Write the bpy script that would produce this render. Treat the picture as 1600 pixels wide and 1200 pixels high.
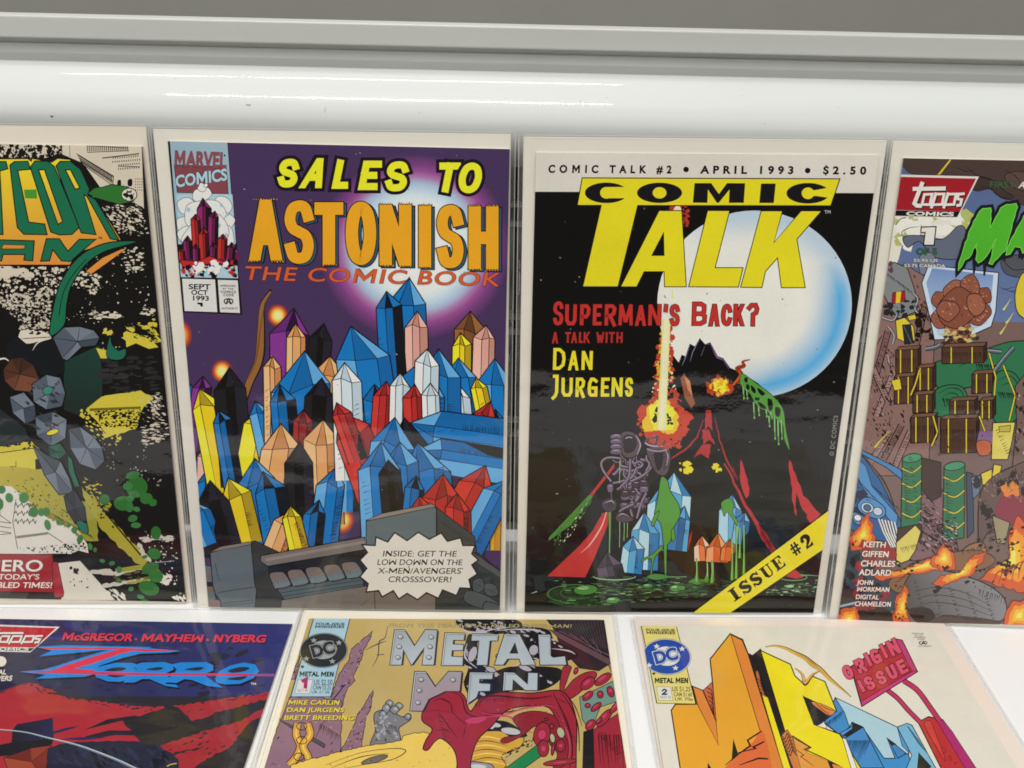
import bpy, bmesh, math, random
from mathutils import Vector, Matrix, Euler
from mathutils.geometry import tessellate_polygon

for _o in list(bpy.data.objects):
    bpy.data.objects.remove(_o)
SC = bpy.context.scene
COL = SC.collection

# ------------------------------------------------------------------ camera, world, lamps, exposure
CAM_LOC = Vector((0.0, -0.45898, 0.35681))
CAM_ROT = Euler((1.1313454, -0.0126021, 0.0065178), 'XYZ')
FPX = 1586.34                                   # focal length in photo pixels (1600 wide)
cam_data = bpy.data.cameras.new('camera')
cam_data.sensor_width = 36.0
cam_data.lens = FPX * 36.0 / 1600.0
cam_data.clip_start = 0.01
cam_data.clip_end = 60.0
cam = bpy.data.objects.new('camera', cam_data)
COL.objects.link(cam)
cam.location = CAM_LOC
cam.rotation_euler = CAM_ROT
SC.camera = cam

world = bpy.data.worlds.new('World')
SC.world = world
world.use_nodes = True
nt = world.node_tree
bg = nt.nodes['Background']
tc = nt.nodes.new('ShaderNodeTexCoord')
sep = nt.nodes.new('ShaderNodeSeparateXYZ')
ramp = nt.nodes.new('ShaderNodeValToRGB')
mr = nt.nodes.new('ShaderNodeMapRange')
mr.inputs['From Min'].default_value = -1.0
mr.inputs['From Max'].default_value = 1.0
nt.links.new(tc.outputs['Generated'], sep.inputs[0])
nt.links.new(sep.outputs['Z'], mr.inputs['Value'])
nt.links.new(mr.outputs[0], ramp.inputs[0])
nt.links.new(ramp.outputs[0], bg.inputs[0])
e = ramp.color_ramp.elements                    # a dim room: dark floor and walls, pale ceiling
e[0].position = 0.0; e[0].color = (0.10, 0.10, 0.095, 1)
e[1].position = 1.0; e[1].color = (0.80, 0.80, 0.76, 1)
a = e.new(0.50); a.color = (0.085, 0.084, 0.08, 1)
a = e.new(0.72); a.color = (0.42, 0.42, 0.40, 1)
bg.inputs['Strength'].default_value = 0.70

def area_lamp(name, loc, sx, sy, power, target, col=(1.0, 0.975, 0.935)):
    l = bpy.data.lights.new(name, 'AREA')
    l.shape = 'RECTANGLE'; l.size = sx; l.size_y = sy
    l.energy = power; l.color = col
    o = bpy.data.objects.new(name, l)
    COL.objects.link(o)
    o.location = loc
    o.rotation_euler = (Vector(target) - Vector(loc)).to_track_quat('-Z', 'Y').to_euler()
    return o

area_lamp('ceiling_tube_lamp', (-0.30, -0.28, 2.35), 1.12, 0.016, 27.0, (-0.30, -0.28, 0.0))
area_lamp('ceiling_tube_lamp', (-0.50, 1.95, 2.35), 1.75, 0.02, 9.0, (-0.2, 0.1, 0.27))
area_lamp('front_fill_light', (0.1, -3.0, 2.6), 6.0, 3.0, 84.0, (0, 0, 0.15), (1.0, 0.98, 0.945))  # broad fill lamp, added in front to brighten the upright covers

vs = SC.view_settings
vs.view_transform = 'Standard'
vs.look = 'None'
vs.exposure = 0.0
vs.gamma = 1.0
vs.use_curve_mapping = False
SC.cycles.max_bounces = 8
SC.cycles.filter_width = 1.75
SC.cycles.transparent_max_bounces = 12

# ------------------------------------------------------------------ materials
def lin(c):
    c = c / 255.0
    return c / 12.92 if c <= 0.04045 else ((c + 0.055) / 1.055) ** 2.4

def hexlin(h):
    h = h.lstrip('#')
    return tuple(lin(int(h[i:i + 2], 16)) for i in (0, 2, 4))

def new_mat(name):
    m = bpy.data.materials.new(name)
    m.use_nodes = True
    return m, m.node_tree, m.node_tree.nodes['Principled BSDF']

def add_noise(nt, scale, detail=4.0, rough=0.6, stretch=None):
    t = nt.nodes.new('ShaderNodeTexCoord')
    n = nt.nodes.new('ShaderNodeTexNoise')
    n.inputs['Scale'].default_value = scale
    n.inputs['Detail'].default_value = detail
    n.inputs['Roughness'].default_value = rough
    if stretch:
        mp = nt.nodes.new('ShaderNodeMapping')
        mp.inputs['Scale'].default_value = stretch
        nt.links.new(t.outputs['Object'], mp.inputs[0])
        nt.links.new(mp.outputs[0], n.inputs['Vector'])
    else:
        nt.links.new(t.outputs['Object'], n.inputs['Vector'])
    return n

def film_bump(nt, bsdf, strength, scale=11.0, dist=0.003):
    """a soft waviness of the clear film lying over board and cover"""
    n = add_noise(nt, scale, 2.0, 0.5, (0.8, 2.4, 1.0))
    n2 = add_noise(nt, 120.0, 3.0, 0.6)
    mx = nt.nodes.new('ShaderNodeMath'); mx.operation = 'MULTIPLY_ADD'
    mx.inputs[1].default_value = 0.05
    nt.links.new(n2.outputs[0], mx.inputs[0]); nt.links.new(n.outputs[0], mx.inputs[2])
    b = nt.nodes.new('ShaderNodeBump')
    b.inputs['Strength'].default_value = strength
    b.inputs['Distance'].default_value = dist
    nt.links.new(mx.outputs[0], b.inputs['Height'])
    nt.links.new(b.outputs[0], bsdf.inputs['Coat Normal'])

def tint(nt, bsdf, col, amount, scale, detail=5.0, stretch=None, second=None):
    n = add_noise(nt, scale, detail, 0.65, stretch)
    r = nt.nodes.new('ShaderNodeValToRGB')
    r.color_ramp.elements[0].position = 0.3
    r.color_ramp.elements[1].position = 0.7
    s = second or tuple(c * (1 - amount) for c in col)
    r.color_ramp.elements[0].color = (*s, 1)
    r.color_ramp.elements[1].color = (*col, 1)
    nt.links.new(n.outputs[0], r.inputs[0])
    nt.links.new(r.outputs[0], bsdf.inputs['Base Color'])

def print_material(name, rough, coat, coat_rough, bump):
    m, nt, b = new_mat(name)
    at = nt.nodes.new('ShaderNodeAttribute'); at.attribute_name = 'ink'
    n = add_noise(nt, 900.0, 2.0, 0.7)
    mr = nt.nodes.new('ShaderNodeMapRange')
    mr.inputs['From Min'].default_value = 0.25; mr.inputs['From Max'].default_value = 0.75
    mr.inputs['To Min'].default_value = 0.965; mr.inputs['To Max'].default_value = 1.03
    nt.links.new(n.outputs[0], mr.inputs['Value'])
    n2 = add_noise(nt, 22.0, 4.0, 0.6)
    mr2 = nt.nodes.new('ShaderNodeMapRange')
    mr2.inputs['From Min'].default_value = 0.3; mr2.inputs['From Max'].default_value = 0.7
    mr2.inputs['To Min'].default_value = 0.95; mr2.inputs['To Max'].default_value = 1.04
    nt.links.new(n2.outputs[0], mr2.inputs['Value'])
    mm = nt.nodes.new('ShaderNodeMath'); mm.operation = 'MULTIPLY'
    nt.links.new(mr.outputs[0], mm.inputs[0]); nt.links.new(mr2.outputs[0], mm.inputs[1])
    v = nt.nodes.new('ShaderNodeVectorMath'); v.operation = 'SCALE'
    nt.links.new(at.outputs['Color'], v.inputs[0]); nt.links.new(mm.outputs[0], v.inputs['Scale'])
    nt.links.new(v.outputs[0], b.inputs['Base Color'])
    b.inputs['Roughness'].default_value = rough
    b.inputs['Specular IOR Level'].default_value = 0.04
    b.inputs['Coat Weight'].default_value = coat
    b.inputs['Coat Roughness'].default_value = coat_rough
    film_bump(nt, b, bump)
    return m

MAT = {}
MAT['print'] = print_material('printed_ink_under_film', 0.5, 1.0, 0.07, 0.55)
MAT['foil'] = print_material('printed_foil_under_film', 0.38, 1.0, 0.12, 0.8)

def coated(name, col, second, scale, stretch=None, coat=1.0, bump=0.5, rough=0.6):
    m, nt, b = new_mat(name)
    tint(nt, b, col, 0.1, scale, 5.0, stretch, second)
    b.inputs['Roughness'].default_value = rough
    b.inputs['Coat Weight'].default_value = coat
    b.inputs['Coat Roughness'].default_value = 0.09
    film_bump(nt, b, bump)
    return m

MAT['board_cream'] = coated('cream_backing_card', (0.85, 0.815, 0.725), (0.82, 0.78, 0.68), 9.0, (1, 14, 1))
MAT['board_tan'] = coated('yellowed_backing_card', (0.86, 0.80, 0.69), (0.82, 0.735, 0.60), 7.0)
MAT['board_white'] = coated('white_backing_card', (0.86, 0.86, 0.855), (0.82, 0.82, 0.81), 6.0)
MAT['board_pale'] = coated('pale_cream_backing_card', (0.90, 0.84, 0.71), (0.86, 0.80, 0.66), 7.0)
MAT['board_pink'] = coated('pinkish_backing_card', (0.86, 0.76, 0.68), (0.80, 0.68, 0.59), 7.0)
MAT['paper'] = coated('page_edges', (0.72, 0.69, 0.62), (0.5, 0.48, 0.43), 40.0, (1, 1, 900), 0.0, 0.0)

m, nt, b = new_mat('clear_plastic_film')
b.inputs['Base Color'].default_value = (0.80, 0.80, 0.76, 1)
b.inputs['Roughness'].default_value = 0.16
tr = nt.nodes.new('ShaderNodeBsdfTransparent')
tr.inputs[0].default_value = (0.93, 0.93, 0.92, 1)
mxs = nt.nodes.new('ShaderNodeMixShader')
n = add_noise(nt, 60.0, 3.0, 0.6)
mrr = nt.nodes.new('ShaderNodeMapRange')
mrr.inputs['From Min'].default_value = 0.3; mrr.inputs['From Max'].default_value = 0.7
mrr.inputs['To Min'].default_value = 0.03; mrr.inputs['To Max'].default_value = 0.13
nt.links.new(n.outputs[0], mrr.inputs['Value'])
nt.links.new(mrr.outputs[0], mxs.inputs[0])
nt.links.new(tr.outputs[0], mxs.inputs[1]); nt.links.new(b.outputs[0], mxs.inputs[2])
nt.links.new(mxs.outputs[0], nt.nodes['Material Output'].inputs[0])
MAT['film'] = m

m, nt, b = new_mat('film_seam')
b.inputs['Base Color'].default_value = (0.84, 0.83, 0.79, 1)
b.inputs['Roughness'].default_value = 0.2
tr = nt.nodes.new('ShaderNodeBsdfTransparent')
mxs = nt.nodes.new('ShaderNodeMixShader'); mxs.inputs[0].default_value = 0.38
nt.links.new(tr.outputs[0], mxs.inputs[1]); nt.links.new(b.outputs[0], mxs.inputs[2])
nt.links.new(mxs.outputs[0], nt.nodes['Material Output'].inputs[0])
MAT['seam'] = m

def plain(name, col, rough, amount, scale, bump=0.0, bscale=200.0, coat=0.0, spec=0.5, stretch=None):
    m, nt, b = new_mat(name)
    tint(nt, b, col, amount, scale, 5.0, stretch)
    b.inputs['Roughness'].default_value = rough
    b.inputs['Specular IOR Level'].default_value = spec
    b.inputs['Coat Weight'].default_value = coat
    b.inputs['Coat Roughness'].default_value = 0.012
    if bump:
        n = add_noise(nt, bscale, 4.0, 0.6, stretch)
        bp = nt.nodes.new('ShaderNodeBump')
        bp.inputs['Strength'].default_value = bump
        bp.inputs['Distance'].default_value = 0.0006
        nt.links.new(n.outputs[0], bp.inputs['Height'])
        nt.links.new(bp.outputs[0], b.inputs['Normal'])
    return m

MAT['table'] = plain('white_table_top', (0.90, 0.905, 0.915), 0.38, 0.04, 8.0, 0.6, 14.0)
MAT['gloss_white'] = plain('glossy_white_enamel', (0.635, 0.655, 0.645), 0.5, 0.02, 12.0, 0.04, 320.0, 0.35)
MAT['satin_white'] = plain('satin_white_enamel', (0.60, 0.60, 0.575), 0.42, 0.03, 12.0, 0.1, 260.0)
MAT['channel'] = plain('grey_channel_paint', (0.62, 0.62, 0.60), 0.5, 0.04, 14.0)
MAT['groove'] = plain('shadowed_groove_paint', (0.60, 0.60, 0.575), 0.6, 0.05, 14.0)
MAT['wall'] = plain('grey_wall_paint', (0.33, 0.325, 0.295), 0.6, 0.10, 5.0, 0.2, 300.0)
MAT['recess'] = plain('dark_grey_panel', (0.075, 0.073, 0.063), 0.5, 0.1, 20.0)
MAT['rib'] = plain('pale_grey_rib', (0.55, 0.55, 0.52), 0.35, 0.05, 20.0)
MAT['dirt'] = plain('dark_speck', (0.03, 0.028, 0.025), 0.8, 0.2, 300.0)
MAT['scuff'] = plain('tan_scuff', (0.45, 0.36, 0.27), 0.8, 0.2, 300.0)

# ------------------------------------------------------------------ object helpers
def link_mesh(name, verts, faces, mat, parent=None, smooth=False, cols=None):
    me = bpy.data.meshes.new(name)
    me.from_pydata(verts, [], faces)
    me.materials.append(mat)
    if cols is not None:
        at = me.attributes.new('ink', 'FLOAT_COLOR', 'POINT')
        flat = []
        for c in cols:
            flat.extend((c[0], c[1], c[2], 1.0))
        at.data.foreach_set('color', flat)
    if smooth:
        for p in me.polygons:
            p.use_smooth = True
    me.update()
    o = bpy.data.objects.new(name, me)
    COL.objects.link(o)
    if parent:
        o.parent = parent
    return o

def box_data(x0, x1, y0, y1, z0, z1):
    v = [(x, y, z) for z in (z0, z1) for y in (y0, y1) for x in (x0, x1)]
    f = [(0, 2, 3, 1), (4, 5, 7, 6), (0, 1, 5, 4), (2, 6, 7, 3), (0, 4, 6, 2), (1, 3, 7, 5)]
    return v, f

def bevelled(name, v, f, mat, parent, width, seg=2):
    o = link_mesh(name, v, f, mat, parent)
    bm = bmesh.new(); bm.from_mesh(o.data)
    bmesh.ops.bevel(bm, geom=list(bm.edges), offset=width, segments=seg, affect='EDGES', profile=0.5)
    bm.to_mesh(o.data); bm.free()
    return o

def quad_prism(q, z0, z1):
    """q: four local (x, y) corners, counter-clockwise"""
    v = [(x, y, z0) for x, y in q] + [(x, y, z1) for x, y in q]
    f = [(3, 2, 1, 0), (4, 5, 6, 7)] + [(i, (i + 1) % 4, 4 + (i + 1) % 4, 4 + i) for i in range(4)]
    return v, f

def thing(name, label, cat, group=None, matrix=None):
    o = bpy.data.objects.new(name, None)
    o.empty_display_size = 0.03
    COL.objects.link(o)
    if matrix is not None:
        o.matrix_world = matrix
    o['label'] = label; o['category'] = cat
    if group:
        o['group'] = group
    return o

# ------------------------------------------------------------------ the setting
def structure(o):
    o['kind'] = 'structure'
    return o

v, f = box_data(-1.1, 1.1, -0.43, 0.30, -0.03, 0.0)
structure(bevelled('table', v, f, MAT['table'], None, 0.006, 3))
v, f = box_data(-1.6, 1.6, 0.30, 0.34, -0.8, 0.46)
structure(link_mesh('wall', v, f, MAT['wall']))

def sweep(profile, x0, x1, nx=2):
    """a moulding: (y, z) profile drawn along x"""
    v, f = [], []
    n = len(profile)
    for i in range(nx):
        x = x0 + (x1 - x0) * i / (nx - 1)
        v += [(x, y, z) for y, z in profile]
    for i in range(nx - 1):
        for k in range(n - 1):
            a = i * n + k
            f.append((a, a + 1, a + n + 1, a + n))
    return v, f

LEDGE_TILT = Matrix.Translation((0, 0.075, 0.27)) @ Matrix.Rotation(math.radians(0.50), 4, 'Y') @ \
    Matrix.Translation((0, -0.075, -0.27))
ledge = thing('moulded_ledge', 'long white enamel ledge with a rounded lip running behind the upright comics',
              'ledge', None, LEDGE_TILT)

def arc(cy, cz, ry, rz, a0, a1, n):
    return [(cy + ry * math.cos(math.radians(a0 + (a1 - a0) * i / n)),
             cz + rz * math.sin(math.radians(a0 + (a1 - a0) * i / n))) for i in range(n + 1)]

X0, X1 = -1.0, 1.0
# rounded lip, running back into a shaded channel under the rail
prof = [(0.0985, 0.2768), (0.0970, 0.2766), (0.0935, 0.2775), (0.0890, 0.2788), (0.0840, 0.2797)] + \
    arc(0.078, 0.2565, 0.034, 0.0235, 92, 262, 36) + [(0.090, 0.2325)]
v, f = sweep(prof, X0, X1, 40)
link_mesh('rounded_lip', v, f, MAT['gloss_white'], ledge, True)
v, f = sweep([(0.0990, 0.2760), (0.0968, 0.2822), (0.0985, 0.2868)], X0, X1)
link_mesh('channel', v, f, MAT['channel'], ledge)
v, f = sweep([(0.0982, 0.2867), (0.0992, 0.2868), (0.0992, 0.2905)], X0, X1)
link_mesh('groove', v, f, MAT['groove'], ledge)
# the front rail
v, f = box_data(X0, X1, 0.0893, 0.104, 0.2903, 0.3012)
bevelled('front_rail', v, f, MAT['satin_white'], ledge, 0.0009, 3)
# dark recess with ribs, seen in the slits between the comics
v, f = box_data(X0, X1, 0.092, 0.104, 0.001, 0.2375)
link_mesh('recess_panel', v, f, MAT['recess'], ledge)
for zz, hh in ((0.2085, 0.0012), (0.1975, 0.0012), (0.142, 0.0010), (0.133, 0.0014), (0.075, 0.0010), (0.066, 0.0014)):
    v, f = box_data(X0, X1, 0.0875, 0.0918, zz - hh, zz + hh)
    link_mesh('rib', v, f, MAT['rib'], ledge)

def on_lip(px, py):
    """the point of the rounded lip seen at a photo pixel, and its normal"""
    R = CAM_ROT.to_matrix(); d = R @ Vector(((px - 800) / FPX, -(py - 600) / FPX, -1))
    mi = LEDGE_TILT.inverted(); o = mi @ CAM_LOC; d = mi.to_3x3() @ d
    a, b = 0.034, 0.0235
    oy, oz, dy, dz = (o.y - 0.078) / a, (o.z - 0.2565) / b, d.y / a, d.z / b
    A, B, C_ = dy * dy + dz * dz, 2 * (oy * dy + oz * dz), oy * oy + oz * oz - 1
    disc = B * B - 4 * A * C_
    if disc < 0:
        return None
    p = o + d * ((-B - math.sqrt(disc)) / (2 * A))
    n = Vector((0, (p.y - 0.078) / (a * a), (p.z - 0.2565) / (b * b))).normalized()
    return p, n

rg = random.Random(3)
def lip_mark(name, px, py, rx, ry, mat):
    hit = on_lip(px, py)
    if hit is None:
        return
    p, n = hit; u = Vector((1, 0, 0)); w = n.cross(u)
    V = [tuple(p + n * 0.00012)]
    for i in range(9):
        t = 2 * math.pi * i / 9; k = rg.uniform(.55, 1.2)
        V.append(tuple(p + u * rx * k * math.cos(t) + w * ry * k * math.sin(t) + n * 0.00004))
    link_mesh(name, V, [(0, 1 + i, 1 + (i + 1) % 9) for i in range(9)], mat, ledge)
lip_mark('dark_speck', 81, 182, .0009, .0005, MAT['dirt'])
lip_mark('tan_scuff', 388, 164, .0016, .0004, MAT['scuff'])
lip_mark('hairline_scratch', 508, 172, .00012, .0022, MAT['scuff'])
for x, y in ((907, 158), (948, 153), (274, 123), (1160, 150), (1310, 168), (1195, 193), (655, 176)):
    lip_mark('dust_speck', x, y, .00035, .00022, MAT['scuff'])
# ------------------------------------------------------------------ printing on a cover
CAM_M = Matrix.LocRotScale(CAM_LOC, CAM_ROT, None)
CAM_R = CAM_M.to_3x3()

_GL = {}
def glyph(ch, bold):
    key = (ch, bold)
    if key in _GL:
        return _GL[key]
    if ch in 'MWN$' and bold > 0.004:
        t = 0.095 + 2 * bold; c = 0.690; e = bold
        def quads(qs):
            vv, tt = [], []
            for q in qs:
                k = len(vv); vv += q; tt += [(k, k + 1, k + 2), (k, k + 2, k + 3)]
            return vv, tt
        if ch == 'N':
            w = 0.62
            vv, tt = quads([[(0, -e), (t, -e), (t, c + e), (0, c + e)], [(w - t, -e), (w, -e), (w, c + e), (w - t, c + e)],
                            [(t, c + e), (t, c * .62 - bold), (w - t, -e), (w - t, c * .38 + bold)]])
        elif ch in 'MW':
            w = 0.80; m = w / 2; b = c * .12
            qs = [[(0, -e), (t, -e), (t, c + e), (0, c + e)], [(w - t, -e), (w, -e), (w, c + e), (w - t, c + e)],
                  [(t, c + e), (t, c * .60), (m, b - e), (m, b + c * .30 + 2 * e)], [(m, b + c * .30 + 2 * e), (m, b - e), (w - t, c * .60), (w - t, c + e)]]
            if ch == 'W':
                qs = [[(x, c - y) for x, y in q] for q in qs]
            vv, tt = quads(qs)
        else:
            sv, st, sa = glyph('S', bold); x = (min(q[0] for q in sv) + max(q[0] for q in sv)) / 2; d = .03 + bold * .6
            lo, hi = min(q[1] for q in sv), max(q[1] for q in sv)
            vv, tt = quads([[(x - d, hi + .002), (x + d, hi + .002), (x + d, hi + .1), (x - d, hi + .1)], [(x - d, lo - .1), (x + d, lo - .1), (x + d, lo - .002), (x - d, lo - .002)]])
            k = len(vv); vv = vv + sv; tt = tt + [tuple(i + k for i in q) for q in st]
            _GL[key] = (vv, tt, sa); return _GL[key]
        vv = [(x + .07, y) for x, y in vv]
        _GL[key] = (vv, tt, w + .14); return _GL[key]
    def mesh_of(s):
        cu = bpy.data.curves.new('glyph', 'FONT')
        cu.body = s; cu.offset = bold; cu.resolution_u = 5
        o = bpy.data.objects.new('glyph', cu)
        COL.objects.link(o)
        dg = bpy.context.evaluated_depsgraph_get()
        me = bpy.data.meshes.new_from_object(o.evaluated_get(dg))
        vv = [tuple(q.co[:2]) for q in me.vertices]
        tt = [tuple(p.vertices) for p in me.polygons]
        bpy.data.objects.remove(o); bpy.data.curves.remove(cu); bpy.data.meshes.remove(me)
        return vv, tt
    def width(s):
        vv, _ = mesh_of(s)
        return max(q[0] for q in vv) - min(q[0] for q in vv)
    adv = width('H' + ch + 'H') - width('HH')
    vv, tt = mesh_of(ch) if ch != ' ' else ([], [])
    _GL[key] = (vv, tt, adv)
    return _GL[key]

_vv, _, _ = glyph('H', 0.0)
CAPH = max(q[1] for q in _vv)

def spline(pts, closed, n=7):
    out = []
    N = len(pts)
    for i in range(N if closed else N - 1):
        if closed:
            a, b, c, d = pts[i - 1], pts[i], pts[(i + 1) % N], pts[(i + 2) % N]
        else:
            a, b, c, d = pts[max(i - 1, 0)], pts[i], pts[i + 1], pts[min(i + 2, N - 1)]
        for k in range(n):
            t = k / n
            t2, t3 = t * t, t * t * t
            out.append(tuple(0.5 * (2 * b[j] + (c[j] - a[j]) * t + (2 * a[j] - 5 * b[j] + 4 * c[j] - d[j]) * t2 +
                                    (3 * b[j] - a[j] - 3 * c[j] + d[j]) * t3) for j in (0, 1)))
    if not closed:
        out.append(pts[-1])
    return out

def P(s):
    if isinstance(s, str):
        return [tuple(float(q) for q in w.split(',')) for w in s.split()]
    return list(s)

def inside(pt, poly):
    x, y = pt; c = False
    for i in range(len(poly)):
        x0, y0 = poly[i - 1]; x1, y1 = poly[i]
        if (y0 > y) != (y1 > y) and x < (x1 - x0) * (y - y0) / (y1 - y0) + x0:
            c = not c
    return c

INK = '#151316'

# stroke letters: skeletons in a unit box, y down; 's' smooth, 'c' closed
SK = {
 'A': [('h', '0,1 .5,0'), ('h', '.5,0 1,1'), ('b', '.2,.68 .8,.68')], 'B': [('c', '0,0 0,1 .62,1 .95,.9 .98,.62 .7,.5 .9,.4 .9,.1 .6,0'), ('', '0,.5 .7,.5')],
 'C': [('s', '.97,.25 .8,.05 .5,0 .15,.12 0,.5 .15,.88 .5,1 .8,.95 .97,.75')], 'D': [('c', '0,0 0,1 .5,1 .9,.82 1,.5 .9,.18 .5,0')],
 'E': [('', '1,0 0,0 0,1 1,1'), ('', '0,.5 .8,.5')], 'F': [('', '1,0 0,0 0,1'), ('', '0,.5 .8,.5')],
 'G': [('', '.95,.12 .6,0 .3,0 .05,.25 0,.6 .08,.9 .3,1 .95,1 .95,.55 .5,.55')], 'H': [('', '0,0 0,1'), ('', '1,0 1,1'), ('', '0,.5 1,.5')],
 'I': [('', '.5,0 .5,1')], 'J': [('', '.2,0 .9,0 .9,.8 .6,1 .0,1.12')], 'K': [('h', '0,0 0,1'), ('h', '.95,0 .15,.6'), ('h', '.35,.42 1,1')],
 'L': [('', '0,0 0,1 1,1')], 'M': [('h', '.0,1 .06,0'), ('h', '.06,0 .5,.86'), ('h', '.5,.86 .94,0'), ('h', '.94,0 1,1')], 'N': [('h', '0,1 0,0'), ('h', '0,0 1,1'), ('h', '1,1 1,0')],
 'O': [('sc', '.5,0 .85,.12 1,.5 .85,.88 .5,1 .15,.88 0,.5 .15,.12')], 'P': [('', '0,1 0,0 .7,0 1,.15 .95,.45 .65,.6 .05,.6')],
 'R': [('', '0,1 0,0 .7,0 1,.15 .9,.42 .5,.55 .1,.55'), ('', '.45,.55 1,1.06')],
 'S': [('s', '.95,.2 .8,.04 .5,0 .16,.06 .02,.25 .16,.42 .5,.5 .84,.58 .98,.76 .84,.95 .5,1 .2,.96 .05,.8')],
 'T': [('', '0,0 1,0'), ('', '.5,0 .5,1')], 'U': [('', '0,0 .02,.8 .25,1 .8,1 1,.8 1,0')], 'V': [('h', '0,0 .5,1'), ('h', '.5,1 1,0')],
 'W': [('h', '0,0 .25,1'), ('h', '.25,1 .5,.25'), ('h', '.5,.25 .75,1'), ('h', '.75,1 1,0')], 'X': [('h', '0,0 1,1'), ('h', '1,0 0,1')], 'Y': [('', '0,0 .5,.5 1,0'), ('', '.5,.5 .5,1')],
 'Z': [('', '0,0 1,0 0,1 1,1')], "'": [('', '.6,0 .3,1')], '?': [('', '.0,.15 .3,0 .8,0 1,.2 .9,.4 .5,.5 .5,.72'), ('', '.5,.86 .5,1.02')],
 '1': [('', '.1,.2 .6,0 .6,1')], '2': [('s', '.05,.25 .3,.02 .7,0 .95,.25 .6,.6 .05,1'), ('', '0,1 1,1')],
}

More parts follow.
